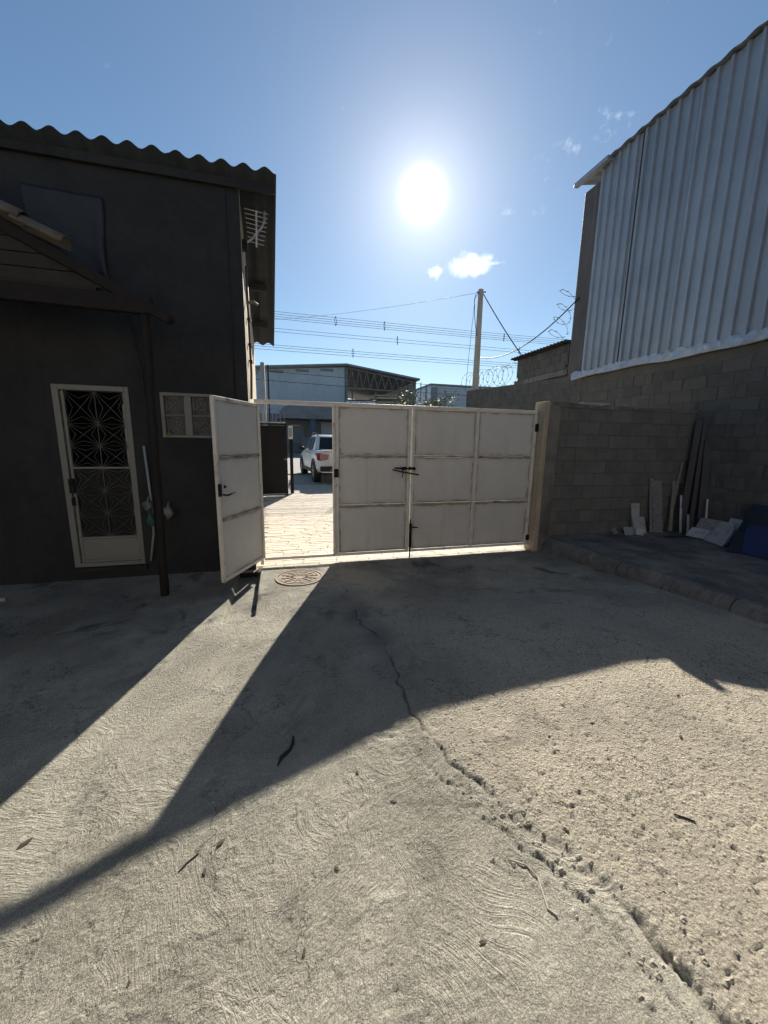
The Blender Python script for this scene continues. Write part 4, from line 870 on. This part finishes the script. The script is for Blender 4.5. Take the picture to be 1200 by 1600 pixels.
# ------------------------------------------------------------------ manhole and litter on the yard
mh = Thing('manhole_cover', (.17, 4.56, 0), 'round rusty cast iron manhole cover set in the concrete', 'manhole cover')
def disc(r0, r1, z0, z1, n_=40):
    mb = MB()
    for r_, z in ((r0, z0), (r1, z0), (r1, z1), (r0, z1)):
        for i in range(n_): a = 2 * math.pi * i / n_; mb.v.append((.17 + r_ * math.cos(a), 4.56 + r_ * math.sin(a), z))
    for k in range(4):
        for i in range(n_): mb.f.append((k * n_ + i, k * n_ + (i + 1) % n_, ((k + 1) % 4) * n_ + (i + 1) % n_, ((k + 1) % 4) * n_ + i))
    return mb
pl_ = MB(); pl_.tube([(.17, 4.56, -.03), (.17, 4.56, .004)], .255, 40); mh.part('plate', pl_, M_iron)
mh.part('rim', disc(.262, .285, -.03, .010), M_iron)
for r0 in (.235, .185, .125, .07): mh.part('ring', disc(r0 - .016, r0, .002, .0085), M_iron)
for k in range(12):
    a = k * math.pi / 6 + .1; mh.part('rib', MB().bar((.17 + .072 * math.cos(a), 4.56 + .072 * math.sin(a), .007), (.17 + (.218) * math.cos(a), 4.56 + .218 * math.sin(a), .007), .013, .011), M_iron)
ds = MB(); pts = [(-.065, 1.70), (-.045, 1.745), (-.005, 1.775), (.012, 1.81), (.016, 1.86)]
ds.tube([(x, y, gh(x, y) + .006) for x, y in pts], [.004, .010, .009, .009, .005], 6)
tag(ds.build('rubber_strip', M_cable, smooth=True), 'curved black rubber strip on the shaded concrete', 'strip')
o = MB().tube([(x, y, gh(x, y) + .003) for x, y in ((.755, .975), (.80, .945), (.815, .90), (.80, .85), (.79, .815), (.805, .79))], .0028, 5).build('string', M_stack); tag(o, 'pale bit of string curled on the sunlit concrete', 'string')
o = MB().tube([(x, y, gh(x, y) + .003) for x, y in ((1.475, .945), (1.50, .925), (1.525, .90))], .0028, 5).build('twig', M_dry); tag(o, 'short dark twig on the rough worn slab', 'twig')
o = MB().tube([(x, y, gh(x, y) + .002) for x, y in ((-.43, 1.345), (-.40, 1.37), (-.365, 1.39))], .0022, 5).build('twig', M_dry); tag(o, 'thin twig at the edge of the narrow bar shadow', 'twig')
tag(B(-3.02, -2.74, 4.50, 4.53, .0, .03).build('batten', M_pvc), 'white batten lying on the ground by the charcoal wall', 'batten')
def leaf(x, y, s_, seed):
    q_ = random.Random(seed); mb = MB(); a = q_.uniform(0, 6.28); z = gh(x, y) + .0015; u = Vector((math.cos(a), math.sin(a), 0)); v_ = Vector((-u.y, u.x, 0)); c_ = Vector((x, y, z))
    P = [c_ - u * s_, c_ - u * s_ * .3 + v_ * s_ * .38 + Z_ * s_ * .12, c_ + u * s_ * .5 + v_ * s_ * .3 + Z_ * s_ * .08, c_ + u * s_ + Z_ * s_ * .1, c_ + u * s_ * .4 - v_ * s_ * .34 + Z_ * s_ * .14, c_ - u * s_ * .4 - v_ * s_ * .3 + Z_ * s_ * .05]
    mb.add(P + [c_ + Z_ * s_ * .1] + [p - Z_ * .002 for p in P], [(6, i, (i + 1) % 6) for i in range(6)] + [(i, i + 7, (i + 1) % 6 + 7, (i + 1) % 6) for i in range(6)]); return mb
o = leaf(-1.115, 1.70, .032, 1).build('dry_leaf', M_dry); tag(o, 'dark dry leaf at the left frame edge near the bar shadow', 'leaf', 'dry leaves on the concrete')
for k, (x, y, s_) in enumerate(((-.285, 1.405, .022), (-.33, 1.31, .016), (.30, 1.52, .014), (.02, .95, .013), (.42, 1.33, .015), (-.33, 3.0, .012), (-.55, 2.75, .01), (.55, .8, .014), (-.5, 1.05, .012), (1.9, 1.25, .016), (1.55, 1.45, .013), (.15, 1.15, .012), (2.2, 1.5, .014), (.1, 2.9, .012))):
    o = leaf(x, y, s_, k + 5).build('dry_leaf', M_dry); tag(o, 'tiny dark dry leaf scrap scattered on the concrete', 'leaf', 'tiny dry leaf scraps')
st = MB(); r3 = random.Random(21); sp = []
for k in range(420):
    y = r3.uniform(.3, 1.9) if k % 3 else r3.uniform(.3, 3.2); xk = float(np.interp(y, cky, ckx))
    x = xk + (r3.gauss(.0, .05 + .06 * max(0, 1.6 - y)) if k % 3 else r3.uniform(-.2, 2.6)); sp.append((x, y, r3.choice((.002, .003, .003, .004, .006, .010)) * (1.2 if y < 1.2 and k % 3 else .7)))
spz = yard_height(np.array([p[0] for p in sp]), np.array([p[1] for p in sp]))[0]
for k, (p, z) in enumerate(zip(sp, spz)): st.blob((p[0], p[1], float(z) - p[2] * .18), p[2], .3, 6, k, (1.2, .9, .7))
tag(st.build('gravel', M_stone), 'loose crumbs of stone along the broken joint', kind='stuff')

# ------------------------------------------------------------------ forecourt and street
bgt = Thing('street_gate', (-.2, 10.9, .1), 'open black sheet iron street gate topped with spikes', 'gate')
bx0, bx1, by = -.58, .165, 10.85
bgt.part('panel', B(bx0 + .03, bx1 - .03, by - .004, by + .004, .17, 2.0), M_black)
for a, b_ in ((bx0, bx0 + .03), (bx1 - .03, bx1)): bgt.part('stile', B(a, b_, by - .02, by + .02, .125, 2.06), M_black)
bgt.part('rail', B(bx0 + .03, bx1 - .03, by - .02, by + .02, .125, .165), M_black); bgt.part('rail', B(bx0 + .03, bx1 - .03, by - .02, by + .02, 2.02, 2.06), M_black); bgt.part('spike_plate', B(bx0 + .02, bx1 - .02, by - .03, by + .03, 2.07, 2.10), M_galv)
for k in range(7):
    x = bx0 + .08 + k * .1; bgt.part('spike', MB().tube([(x, by, 2.08), (x + .02, by, 2.25), (x - .01, by, 2.40), (x - .06, by, 2.49), (x - .10, by, 2.50)], [.007, .008, .007, .006, .003], 5), M_galv)
bgt.part('handle', MB().tube([(.08, by - .02, 1.12), (.08, by - .06, 1.12), (.16, by - .06, 1.11)], .012, 6), M_galv)
bx = Thing('meter_box', (.27, 11.3, .1), 'white utility meter box on a dark stand behind the black street gate', 'meter box')
bx.part('stand', B(.24, .33, 11.3, 11.37, .09, 1.66), M_black); bx.part('box', B(.215, .335, 11.26, 11.40, 1.66, 2.02), M_white, bevel=.008); bx.part('lid', B(.23, .32, 11.252, 11.258, 1.72, 1.96), M_pvc)
# white pickup seen from behind
ph = R(4.8); pf = Vector((-math.sin(ph), math.cos(ph), 0)); pr = Vector((math.cos(ph), math.sin(ph), 0))
org = Vector((1.22, 14.0, 0)) - pf * .95 + pr * .80; org.z = .172
pk = Thing('pickup_truck', org, 'white double cab pickup truck parked on the paving, seen from behind', 'pickup truck')
PM = Matrix(((pr.x, pf.x, 0, org.x), (pr.y, pf.y, 0, org.y), (0, .0, 1, org.z), (0, 0, 0, 1)))
def car(mb): mb.v = [tuple(PM @ Vector(p)) for p in mb.v]; return mb
def loft(secs):
    mb = MB(); k = len(secs[0]); [mb.v.extend(s) for s in secs]
    for i in range(len(secs) - 1):
        for j in range(k): mb.f.append((i * k + j, i * k + (j + 1) % k, (i + 1) * k + (j + 1) % k, (i + 1) * k + j))
    mb.f.append(tuple(reversed(range(k)))); mb.f.append(tuple((len(secs) - 1) * k + j for j in range(k))); return mb
def sec(y, wb_, wm, wt, z0, zs, zm, zt):
    h = [(wb_, z0), (wm * .985, zs), (wm, zm), (wt, zt - .03), (wt - .05, zt)]
    return [(x, y, z) for x, z in h] + [(-x, y, z) for x, z in reversed(h)]
body = loft([sec(0.0, .74, .80, .74, .48, .60, .86, 1.08), sec(.06, .80, .875, .81, .44, .56, .88, 1.11), sec(.30, .84, .915, .85, .38, .52, .90, 1.12), sec(1.5, .86, .922, .86, .32, .45, .90, 1.10), sec(3.2, .86, .922, .86, .32, .45, .88, 1.06),
             sec(3.9, .86, .92, .85, .32, .45, .86, 1.03), sec(4.5, .84, .90, .80, .34, .48, .80, .97), sec(4.8, .76, .82, .70, .38, .5, .74, .90), sec(4.92, .6, .68, .58, .42, .52, .70, .84)])
bo_ = pk.part('body', car(body), M_car, smooth=True)
def csec(y, wb_, wt, zb, zt): return [(wb_, y, zb), (wt + .03, y, zt - .05), (wt - .04, y, zt), (-wt + .04, y, zt), (-wt - .03, y, zt - .05), (-wb_, y, zb)]
cab = loft([csec(1.18, .80, .78, 1.05, 1.115), csec(1.45, .84, .68, 1.05, 1.52), csec(1.62, .845, .64, 1.05, 1.63), csec(2.3, .85, .64, 1.05, 1.675), csec(2.95, .85, .63, 1.04, 1.64), csec(3.35, .84, .64, 1.02, 1.44), csec(3.95, .82, .78, .99, 1.05)])
pk.part('cabin', car(cab), M_car, smooth=True)
rw = MB().prism([(.66, 1.20, 1.14), (.57, 1.48, 1.56), (-.57, 1.48, 1.56), (-.66, 1.20, 1.14)], (0, -.02, .012)); pk.part('rear_window', car(rw), M_glass)
for s_ in (-1, 1):
    for ya, yb, yc, yd in ((1.62, 2.28, 2.24, 1.70), (2.34, 3.55, 3.05, 2.34)):
        zt = lambda y: 1.57 if y < 2.9 else 1.53
        q_ = [(s_ * .850, ya, 1.10), (s_ * .846, yb, 1.09), (s_ * .69, yc, zt(yc)), (s_ * .69, yd, zt(yd))]
        pk.part('side_window', car(MB().prism(q_ if s_ > 0 else q_[::-1], (s_ * .014, 0, .004))), M_glass)
    tlm = MB(); o2 = 1 if s_ > 0 else -1
    tlm.hexa([(s_ * .58, -.03, .82), (s_ * .84, -.005, .78), (s_ * .84, .06, .78), (s_ * .58, .06, .82)][::o2], [(s_ * .54, -.03, .99), (s_ * .85, -.005, 1.03), (s_ * .85, .06, 1.03), (s_ * .54, .06, .99)][::o2])
    tlm.hexa([(s_ * .845, -.003, .785), (s_ * .928, .12, .82), (s_ * .80, .14, .82), (s_ * .80, .06, .785)][::o2], [(s_ * .855, -.003, 1.03), (s_ * .93, .12, 1.04), (s_ * .80, .14, 1.04), (s_ * .80, .06, 1.03)][::o2])
    tlm.hexa([(s_ * .928, .121, .86), (s_ * .938, .40, .98), (s_ * .80, .40, .98), (s_ * .80, .141, .86)][::o2], [(s_ * .93, .121, 1.04), (s_ * .938, .42, 1.035), (s_ * .80, .42, 1.035), (s_ * .80, .141, 1.04)][::o2])
    pk.part('tail_light', car(tlm), M_red)
    pk.part('roof_rail', car(MB().tube([(s_ * .62, 1.58, 1.64), (s_ * .625, 1.70, 1.72), (s_ * .62, 2.8, 1.73), (s_ * .61, 2.95, 1.65)], .022, 7)), M_carblk, smooth=True)
    pk.part('mirror', car(MB().blob((s_ * 1.0, 3.25, 1.13), .11, .1, 10, 2, (1, .6, .75)).tube([(s_ * .88, 3.25, 1.08), (s_ * .97, 3.25, 1.11)], .03, 6)), M_carblk, smooth=True)
    pk.part('sill', car(B(*sorted((s_ * .86, s_ * .935)), 1.45, 3.5, .30, .43)), M_carblk, bevel=.02)
    for hy in (1.78, 2.55): pk.part('door_handle', car(B(*sorted((s_ * .90, s_ * .945)), hy, hy + .2, .96, .99)), M_car)
    for yc in (.95, 3.94):
        wx = s_ * .80
        arch = MB()
        for i in range(13):
            a = -.15 + (math.pi + .3) * i / 12
            for rr, xx in ((.40, .925), (.47, .925), (.47, .80), (.40, .80)): arch.v.append((s_ * xx, yc + rr * math.cos(a), .36 + rr * math.sin(a)))
        for i in range(12):
            for k in range(4): arch.f.append((i * 4 + k, i * 4 + (k + 1) % 4, i * 4 + 4 + (k + 1) % 4, i * 4 + 4 + k))
        arch.v = [(v_[0] + s_ * .014, v_[1], v_[2]) for v_ in arch.v]
        dk = MB().tube([(s_ * .70, yc, .37), (s_ * .928, yc, .37)], .405, 28); arch.add(dk.v, dk.f)
        pk.part('wheel_arch', car(arch), M_carblk)
        ty = MB()
        for i in range(32):
            a = 2 * math.pi * i / 32
            for rr, xx in ((.235, .90), (.30, .945), (.345, .935), (.355, .90), (.355, .76), (.34, .72), (.235, .72)): ty.v.append((s_ * xx, yc + rr * math.cos(a), .355 + rr * math.sin(a)))
        for i in range(32):
            for k in range(7): ty.f.append((i * 7 + k, i * 7 + (k + 1) % 7, ((i + 1) % 32) * 7 + (k + 1) % 7, ((i + 1) % 32) * 7 + k))
        wo = pk.part('wheel', car(ty), M_tyre, smooth=True)
        rm = MB().tube([(s_ * .80, yc, .355), (s_ * .86, yc, .355)], .236, 24)
        for k in range(5): a = k * 2 * math.pi / 5 + .3; rm.bar((s_ * .90, yc + .03 * math.cos(a), .355 + .03 * math.sin(a)), (s_ * .905, yc + .225 * math.cos(a), .355 + .225 * math.sin(a)), .035, .07, (s_, 0, 0))
        o = car(rm).build('rim', M_rim, wo)
pk.part('rear_bumper', car(B(-.84, .84, -.075, .10, .43, .60)), M_carblk, bevel=.03)
pk.part('bumper_light', car(B(-.52, -.20, -.082, -.07, .475, .505)), M_pvc)
pk.part('tailgate', car(B(-.56, .56, -.012, .02, .63, 1.07)), M_car, bevel=.012)
pk.part('number_plate', car(B(-.2, .2, -.022, -.013, .66, .79)), M_pvc)
pk.part('tailgate_spoiler', car(B(-.72, .72, .0, .16, 1.10, 1.135)), M_car, bevel=.012)
pk.part('bed_cover', car(B(-.70, .70, .17, 1.16, 1.115, 1.128)), M_carblk)

# utility pole on the wall and its cables
up_ = Thing('utility_pole', (6.86, 13.15, 0), 'pale square concrete utility pole rising beside the razor wire', 'pole')
up_.part('shaft', MB().hexa([(6.74, 13.05, 0), (6.98, 13.05, 0), (6.98, 13.25, 0), (6.74, 13.25, 0)], [(6.79, 13.08, 6.86), (6.94, 13.08, 6.86), (6.94, 13.2, 6.86), (6.79, 13.2, 6.86)]), M_pole, bevel=.02)
up_.part('insulator', MB().tube([(6.78, 13.1, 6.72), (6.70, 13.1, 6.74)], .03, 7).tube([(6.94, 13.1, 6.76), (7.03, 13.1, 6.77)], .025, 7), M_galv)
up_.part('guard_cable', MB().tube([(6.73, 13.06, 6.7), (6.60, 13.06, 6.5), (6.64, 13.06, 5.9), (6.74, 13.03, 5.3)], .012, 6), M_cable)
def cat_pts(a, b_, sag, n_=20): a = Vector(a); b_ = Vector(b_); return [a.lerp(b_, i / n_) - Z_ * sag * 4 * (i / n_) * (1 - i / n_) for i in range(n_ + 1)]
def cable(label, a, b_, sag, r_, m_=None): return tag(MB().tube(cat_pts(a, b_, sag), r_, 5).build('cable', m_ or M_cable, smooth=True), label, 'cable')
cable('dark cable dropping from the pole top to the shed roof', (6.95, 13.1, 6.7), (6.80, 10.3, 4.12), .05, .016)
cable('dark cable sweeping from mid pole up to the clad building corner', (6.95, 13.1, 4.62), (6.72, 8.1, 4.95), .42, .015)
cable('faint wire leaving the pole top toward the upper left', (6.75, 13.1, 6.72), (-4, 30, 9.5), .3, .005)
cable('thin loose wire hanging down beside the pole', (6.62, 13.05, 6.65), (6.42, 13.05, 3.4), -.02, .007)
def line(name, label, y0, z, sag, offs, spacers, r_=.009, x0=-30, x1=45, slope=0):
    T = Thing(name, (x0, y0, z), label, 'power line', 'overhead lines along the street')
    f = lambda x, o: (x, y0 + o[0], z + o[1] + sag * ((x - 9) / 30) ** 2 + slope * (x - 9))
    for o in offs: T.part('wire', MB().tube([f(x, o) for x in np.linspace(x0, x1, 30)], r_, 5), M_cable)
    for x in spacers:
        s_ = MB(); c_ = f(x, (0, 0)); top = (c_[0], c_[1], c_[2] + .24); bot = (c_[0], c_[1], c_[2] - .24); l_ = (c_[0] - .09, c_[1] - .2, c_[2]); r0_ = (c_[0] + .09, c_[1] + .2, c_[2])
        for a, b_ in ((top, l_), (l_, bot), (bot, r0_), (r0_, top)): s_.tube([a, b_], .014, 5)
        T.part('spacer', s_, M_cable)
line('power_line', 'uppermost bundle of street power lines with diamond spacers', 22, 7.88, .35, ((0, .18), (-.2, 0), (.2, 0), (0, -.16)), (3.05, 5.75, 13.2))
line('power_line', 'middle pair of street power lines below the upper bundle', 22.3, 7.27, .30, ((0, .06), (0, -.1)), (6.6, 14.5))
line('power_line', 'lowest street lines sagging just above the warehouse roof', 22.6, 6.47, .3, ((0, .10), (0, -.02), (.1, -.14)), (4.1,), .010)
line('power_line', 'pair of dark lines crossing the front of the pale warehouse', 24, 5.0, .5, ((0, .22), (0, -.28)), (), .014, slope=-.02)
# grey post at the building's far corner
o = MB().tube([(-.72, 20, .2), (-.72, 20, 5.2)], [.13, .10], 10).build('street_post', M_pole, smooth=True); tag(o, 'grey street post just past the cream side wall', 'post')
o = MB().tube([(-.62, 26, .2), (-.62, 26, 6.15)], .05, 7).build('lamp_pole', M_cable); tag(o, 'slim black pole in front of the warehouse end', 'pole')

# far warehouse
YH = 50
wh = Thing('warehouse', (7, YH, .2), 'long pale blue clad warehouse across the street with an open bay', 'warehouse')
PK, ZP, XL, ZL, XRw, ZRr = 8.13, 10.95, -9.5, 9.6, 17.5, 9.7
def zroofw(x): return ZP - (PK - x) * .085 if x < PK else ZP - (x - PK) * (ZP - ZRr) / (XRw - PK)
x = -9.0
while x < PK - .3:
    w2 = min(1.0, PK - x); mb = MB(); nr_ = 5; prof = []
    for k in range(nr_): a = x + w2 * k / nr_; prof += [(a, 0), (a + w2 * .11, 0), (a + w2 * .13, .05), (a + w2 * .18, .05)]
    prof.append((x + w2, 0)); m_ = len(prof)
    for p in prof: mb.v.append((p[0], YH - p[1], .2))
    for p in prof: mb.v.append((p[0], YH - p[1], zroofw(p[0]) - .35))
    mb.f = [(i, i + 1, m_ + i + 1, m_ + i) for i in range(m_ - 1)]; wh.part('cladding_sheet', mb, M_whclad); x += 1.0
wh.part('frame_wall', B(-9.5, PK - .05, YH + .06, YH + .3, .2, 9.4), M_whdark)
rfm = MB().add([(-10, YH - .7, zroofw(-10)), (PK, YH - .7, ZP), (XRw + .3, YH - .7, ZRr - .02), (-10, YH + 30, zroofw(-10)), (PK, YH + 30, ZP), (XRw + .3, YH + 30, ZRr - .02)], [(0, 1, 4, 3), (1, 2, 5, 4)])
ro = wh.part('roof', rfm, M_roofgrey); s_ = ro.modifiers.new('thick', 'SOLIDIFY'); s_.thickness = .22; s_.offset = -1
wh.part('corner_column', B(PK - .04, PK + .28, YH - .05, YH + .25, .2, ZP - .3), M_steel)
wh.part('corner_column', B(XRw - .25, XRw, YH, YH + .25, .2, ZRr - .25), M_steel)
wh.part('rear_wall', B(PK, XRw, YH + 22, YH + 22.3, .2, 9.0), M_whdark); wh.part('side_wall', B(XRw - .1, XRw + .1, YH + .3, YH + 22, .2, 9.4), M_whclad)
tr = MB(); zb_ = 8.15
tr.bar((PK + .3, YH + .1, zb_), (XRw - .3, YH + .1, zb_ - .1), .12, .18); 
nseg = 9; xsn = np.linspace(PK + .3, XRw - .3, nseg + 1)
for i in range(nseg):
    a, b_ = xsn[i], xsn[i + 1]; tr.bar((a, YH + .1, zb_), ((a + b_) / 2, YH + .1, zroofw((a + b_) / 2) - .4), .08, .08); tr.bar(((a + b_) / 2, YH + .1, zroofw((a + b_) / 2) - .4), (b_, YH + .1, zb_), .08, .08)
tr.bar((PK + .3, YH + .1, ZP - .42), (XRw - .3, YH + .1, ZRr - .38), .12, .16); wh.part('truss', tr, M_steel)
for i in range(4):
    wh.part('vent', B(-4 + i * 3.0, -2.4 + i * 3.0, YH - .10, YH - .055, zroofw(-2.4 + i * 3) - .85, zroofw(-4 + i * 3.0) - .42), M_roofgrey)
r5 = random.Random(5)
for k in range(11):
    z = 3.0 + .46 * k; x0 = PK + 1.2 + r5.uniform(0, 2.0) + (2.5 if k > 8 else 0); x1 = XRw - .8 - r5.uniform(0, 1.0); hh = r5.uniform(.13, .24); yo = r5.uniform(1.5, 4)
    tilt = r5.uniform(-.12, .12); mb = MB().hexa([(x0, YH + yo, z), (x1, YH + yo - .5, z + tilt), (x1, YH + yo + 2, z + tilt), (x0, YH + yo + 2, z)], [(x0, YH + yo, z + hh), (x1, YH + yo - .5, z + hh + tilt), (x1, YH + yo + 2, z + hh + tilt), (x0, YH + yo + 2, z + hh)])
    ordn = ('lowest', 'second lowest', 'third lowest', 'fourth lowest', 'fifth lowest', 'middle', 'fifth highest', 'fourth highest', 'third highest', 'second highest', 'topmost')[k]
    o = tag(mb.build('timber_stack', M_stack), ordn + ' of the long pale bundles racked in the open warehouse bay', 'bundle', 'bundles racked in the open warehouse bay')
rk = Thing('storage_rack', (13, YH + 3, .2), 'steel racking holding the pale bundles in the warehouse bay', 'rack')
for x in (PK + 1.0, PK + 4.2, PK + 7.4):
    rk.part('upright', B(x, x + .15, YH + 1.2, YH + 1.35, .2, 8.0), M_steel)
# low grey building farther right
fb_ = Thing('grey_building', (25, 55, .2), 'low grey blue clad building to the right of the warehouse', 'building')
fb_.part('wall', B(21.6, 40, 55, 75, .2, 9.75), M_whclad); fb_.part('parapet', B(21.4, 40.2, 54.8, 75.2, 9.75, 10.0), M_roofgrey); fb_.part('corner_panel', B(21.55, 22.6, 54.9, 54.99, .2, 9.5), M_roofgrey)
for k in range(14): fb_.part('cladding_joint', B(22.7, 40, 54.93, 54.985, 5.2 + k * .32, 5.23 + k * .32), M_roofgrey)
for k, (x, lb) in enumerate(((18.9, 'slim steel mast between the warehouse and the grey building'), (19.7, 'thicker dark mast between the warehouse and the grey building'))):
    o = MB().tube([(x, 52, .2), (x, 52, 9.6 - k * .3)], .07 + .05 * k, 6).build('mast', M_steel); tag(o, lb, 'mast')
# shop front across the street, under a dark canopy
sh_ = Thing('shop_front', (3, 41, .2), 'low shop front across the street under a wide dark canopy', 'building')
sh_.part('canopy', MB().hexa([(.2, 40.0, 3.75), (9, 40.0, 3.75), (9, 45, 3.75), (-.4, 45, 3.75)], [(.9, 40.4, 4.95), (9, 40.4, 4.95), (9, 45, 5.1), (.3, 45, 5.1)]), M_shopw)
sh_.part('canopy_edge', B(.1, 9, 39.93, 39.99, 3.7, 4.1), M_whdark)
sh_.part('pillar', B(2.95, 3.45, 40.3, 40.8, .2, 3.74), M_shopb); sh_.part('wall', B(-3, 9, 45.1, 45.4, .2, 4.4), M_shopw)
sh_.part('window', B(4.5, 9, 44.95, 45.05, 2.0, 3.6), M_whclad); sh_.part('roller_door', B(-.5, 2.6, 44.95, 45.05, .2, 3.2), M_roofgrey)
sh_.part('counter', B(.4, 2.6, 42.2, 43, .2, 1.25), M_dirtcon); sh_.part('counter', B(3.6, 9, 42.5, 43, .2, 2.2), M_shopw); sh_.part('rail', B(3.6, 9, 42.4, 42.46, 2.25, 2.32), M_steel)
sh_.part('sign_board', B(6.6, 9.6, 40.1, 40.25, 5.0, 5.6), M_whclad)
for k in range(4): sh_.part('sign_window', B(6.9 + k * .55, 7.25 + k * .55, 40.05, 40.09, 5.1, 5.5), M_roofgrey)
o = B(1.1, 2.0, 41.2, 41.5, 3.0, 3.13).build('tube_lamp', M_pvc); tag(o, 'pale tube hanging under the dark shop canopy', 'lamp')
o = B(2.2, 3.0, 41.0, 41.6, .2, 1.9).build('vending_cabinet', M_whdark, bevel=.05); tag(o, 'dark upright cabinet beside the blue pillar of the shop', 'cabinet')

# leafy shrub showing over the gate
sb = Thing('shrub', (5.2, 14.2, .2), 'leafy sunlit shrub showing just above the closed gate', 'shrub')
trk = MB(); trk.tube([(5.2, 14.2, .15), (5.22, 14.2, 1.0), (5.1, 14.25, 1.8)], [.06, .05, .03], 7)
for q_ in ((4.5, 14.1, 2.8), (5.0, 14.4, 3.0), (5.6, 14.1, 2.9), (6.0, 14.3, 2.7)): trk.tube([(5.15, 14.22, 1.2), ((5.15 + q_[0]) / 2, 14.2, 1.9), q_], [.035, .022, .008], 6)
sb.part('trunk', trk, M_bark)
cw = MB(); r6 = random.Random(9)
clump = [(r6.uniform(4.2, 6.3), r6.uniform(13.7, 14.8), r6.uniform(2.3, 3.28)) for _ in range(60)]
for c_ in clump:
    for _ in range(55):
        p = Vector((r6.gauss(c_[0], .16), r6.gauss(c_[1], .16), r6.gauss(c_[2], .10)))
        u = Vector((r6.gauss(0, 1), r6.gauss(0, 1), r6.gauss(0, .6))).normalized(); v_ = u.cross(Vector((r6.gauss(0, 1), r6.gauss(0, 1), 1))).normalized(); L2 = r6.uniform(.035, .06)
        cw.add([p - u * L2, p + v_ * L2 * .45, p + u * L2, p - v_ * L2 * .45], [(0, 1, 2, 3)])
sb.part('crown', cw, M_leaf)
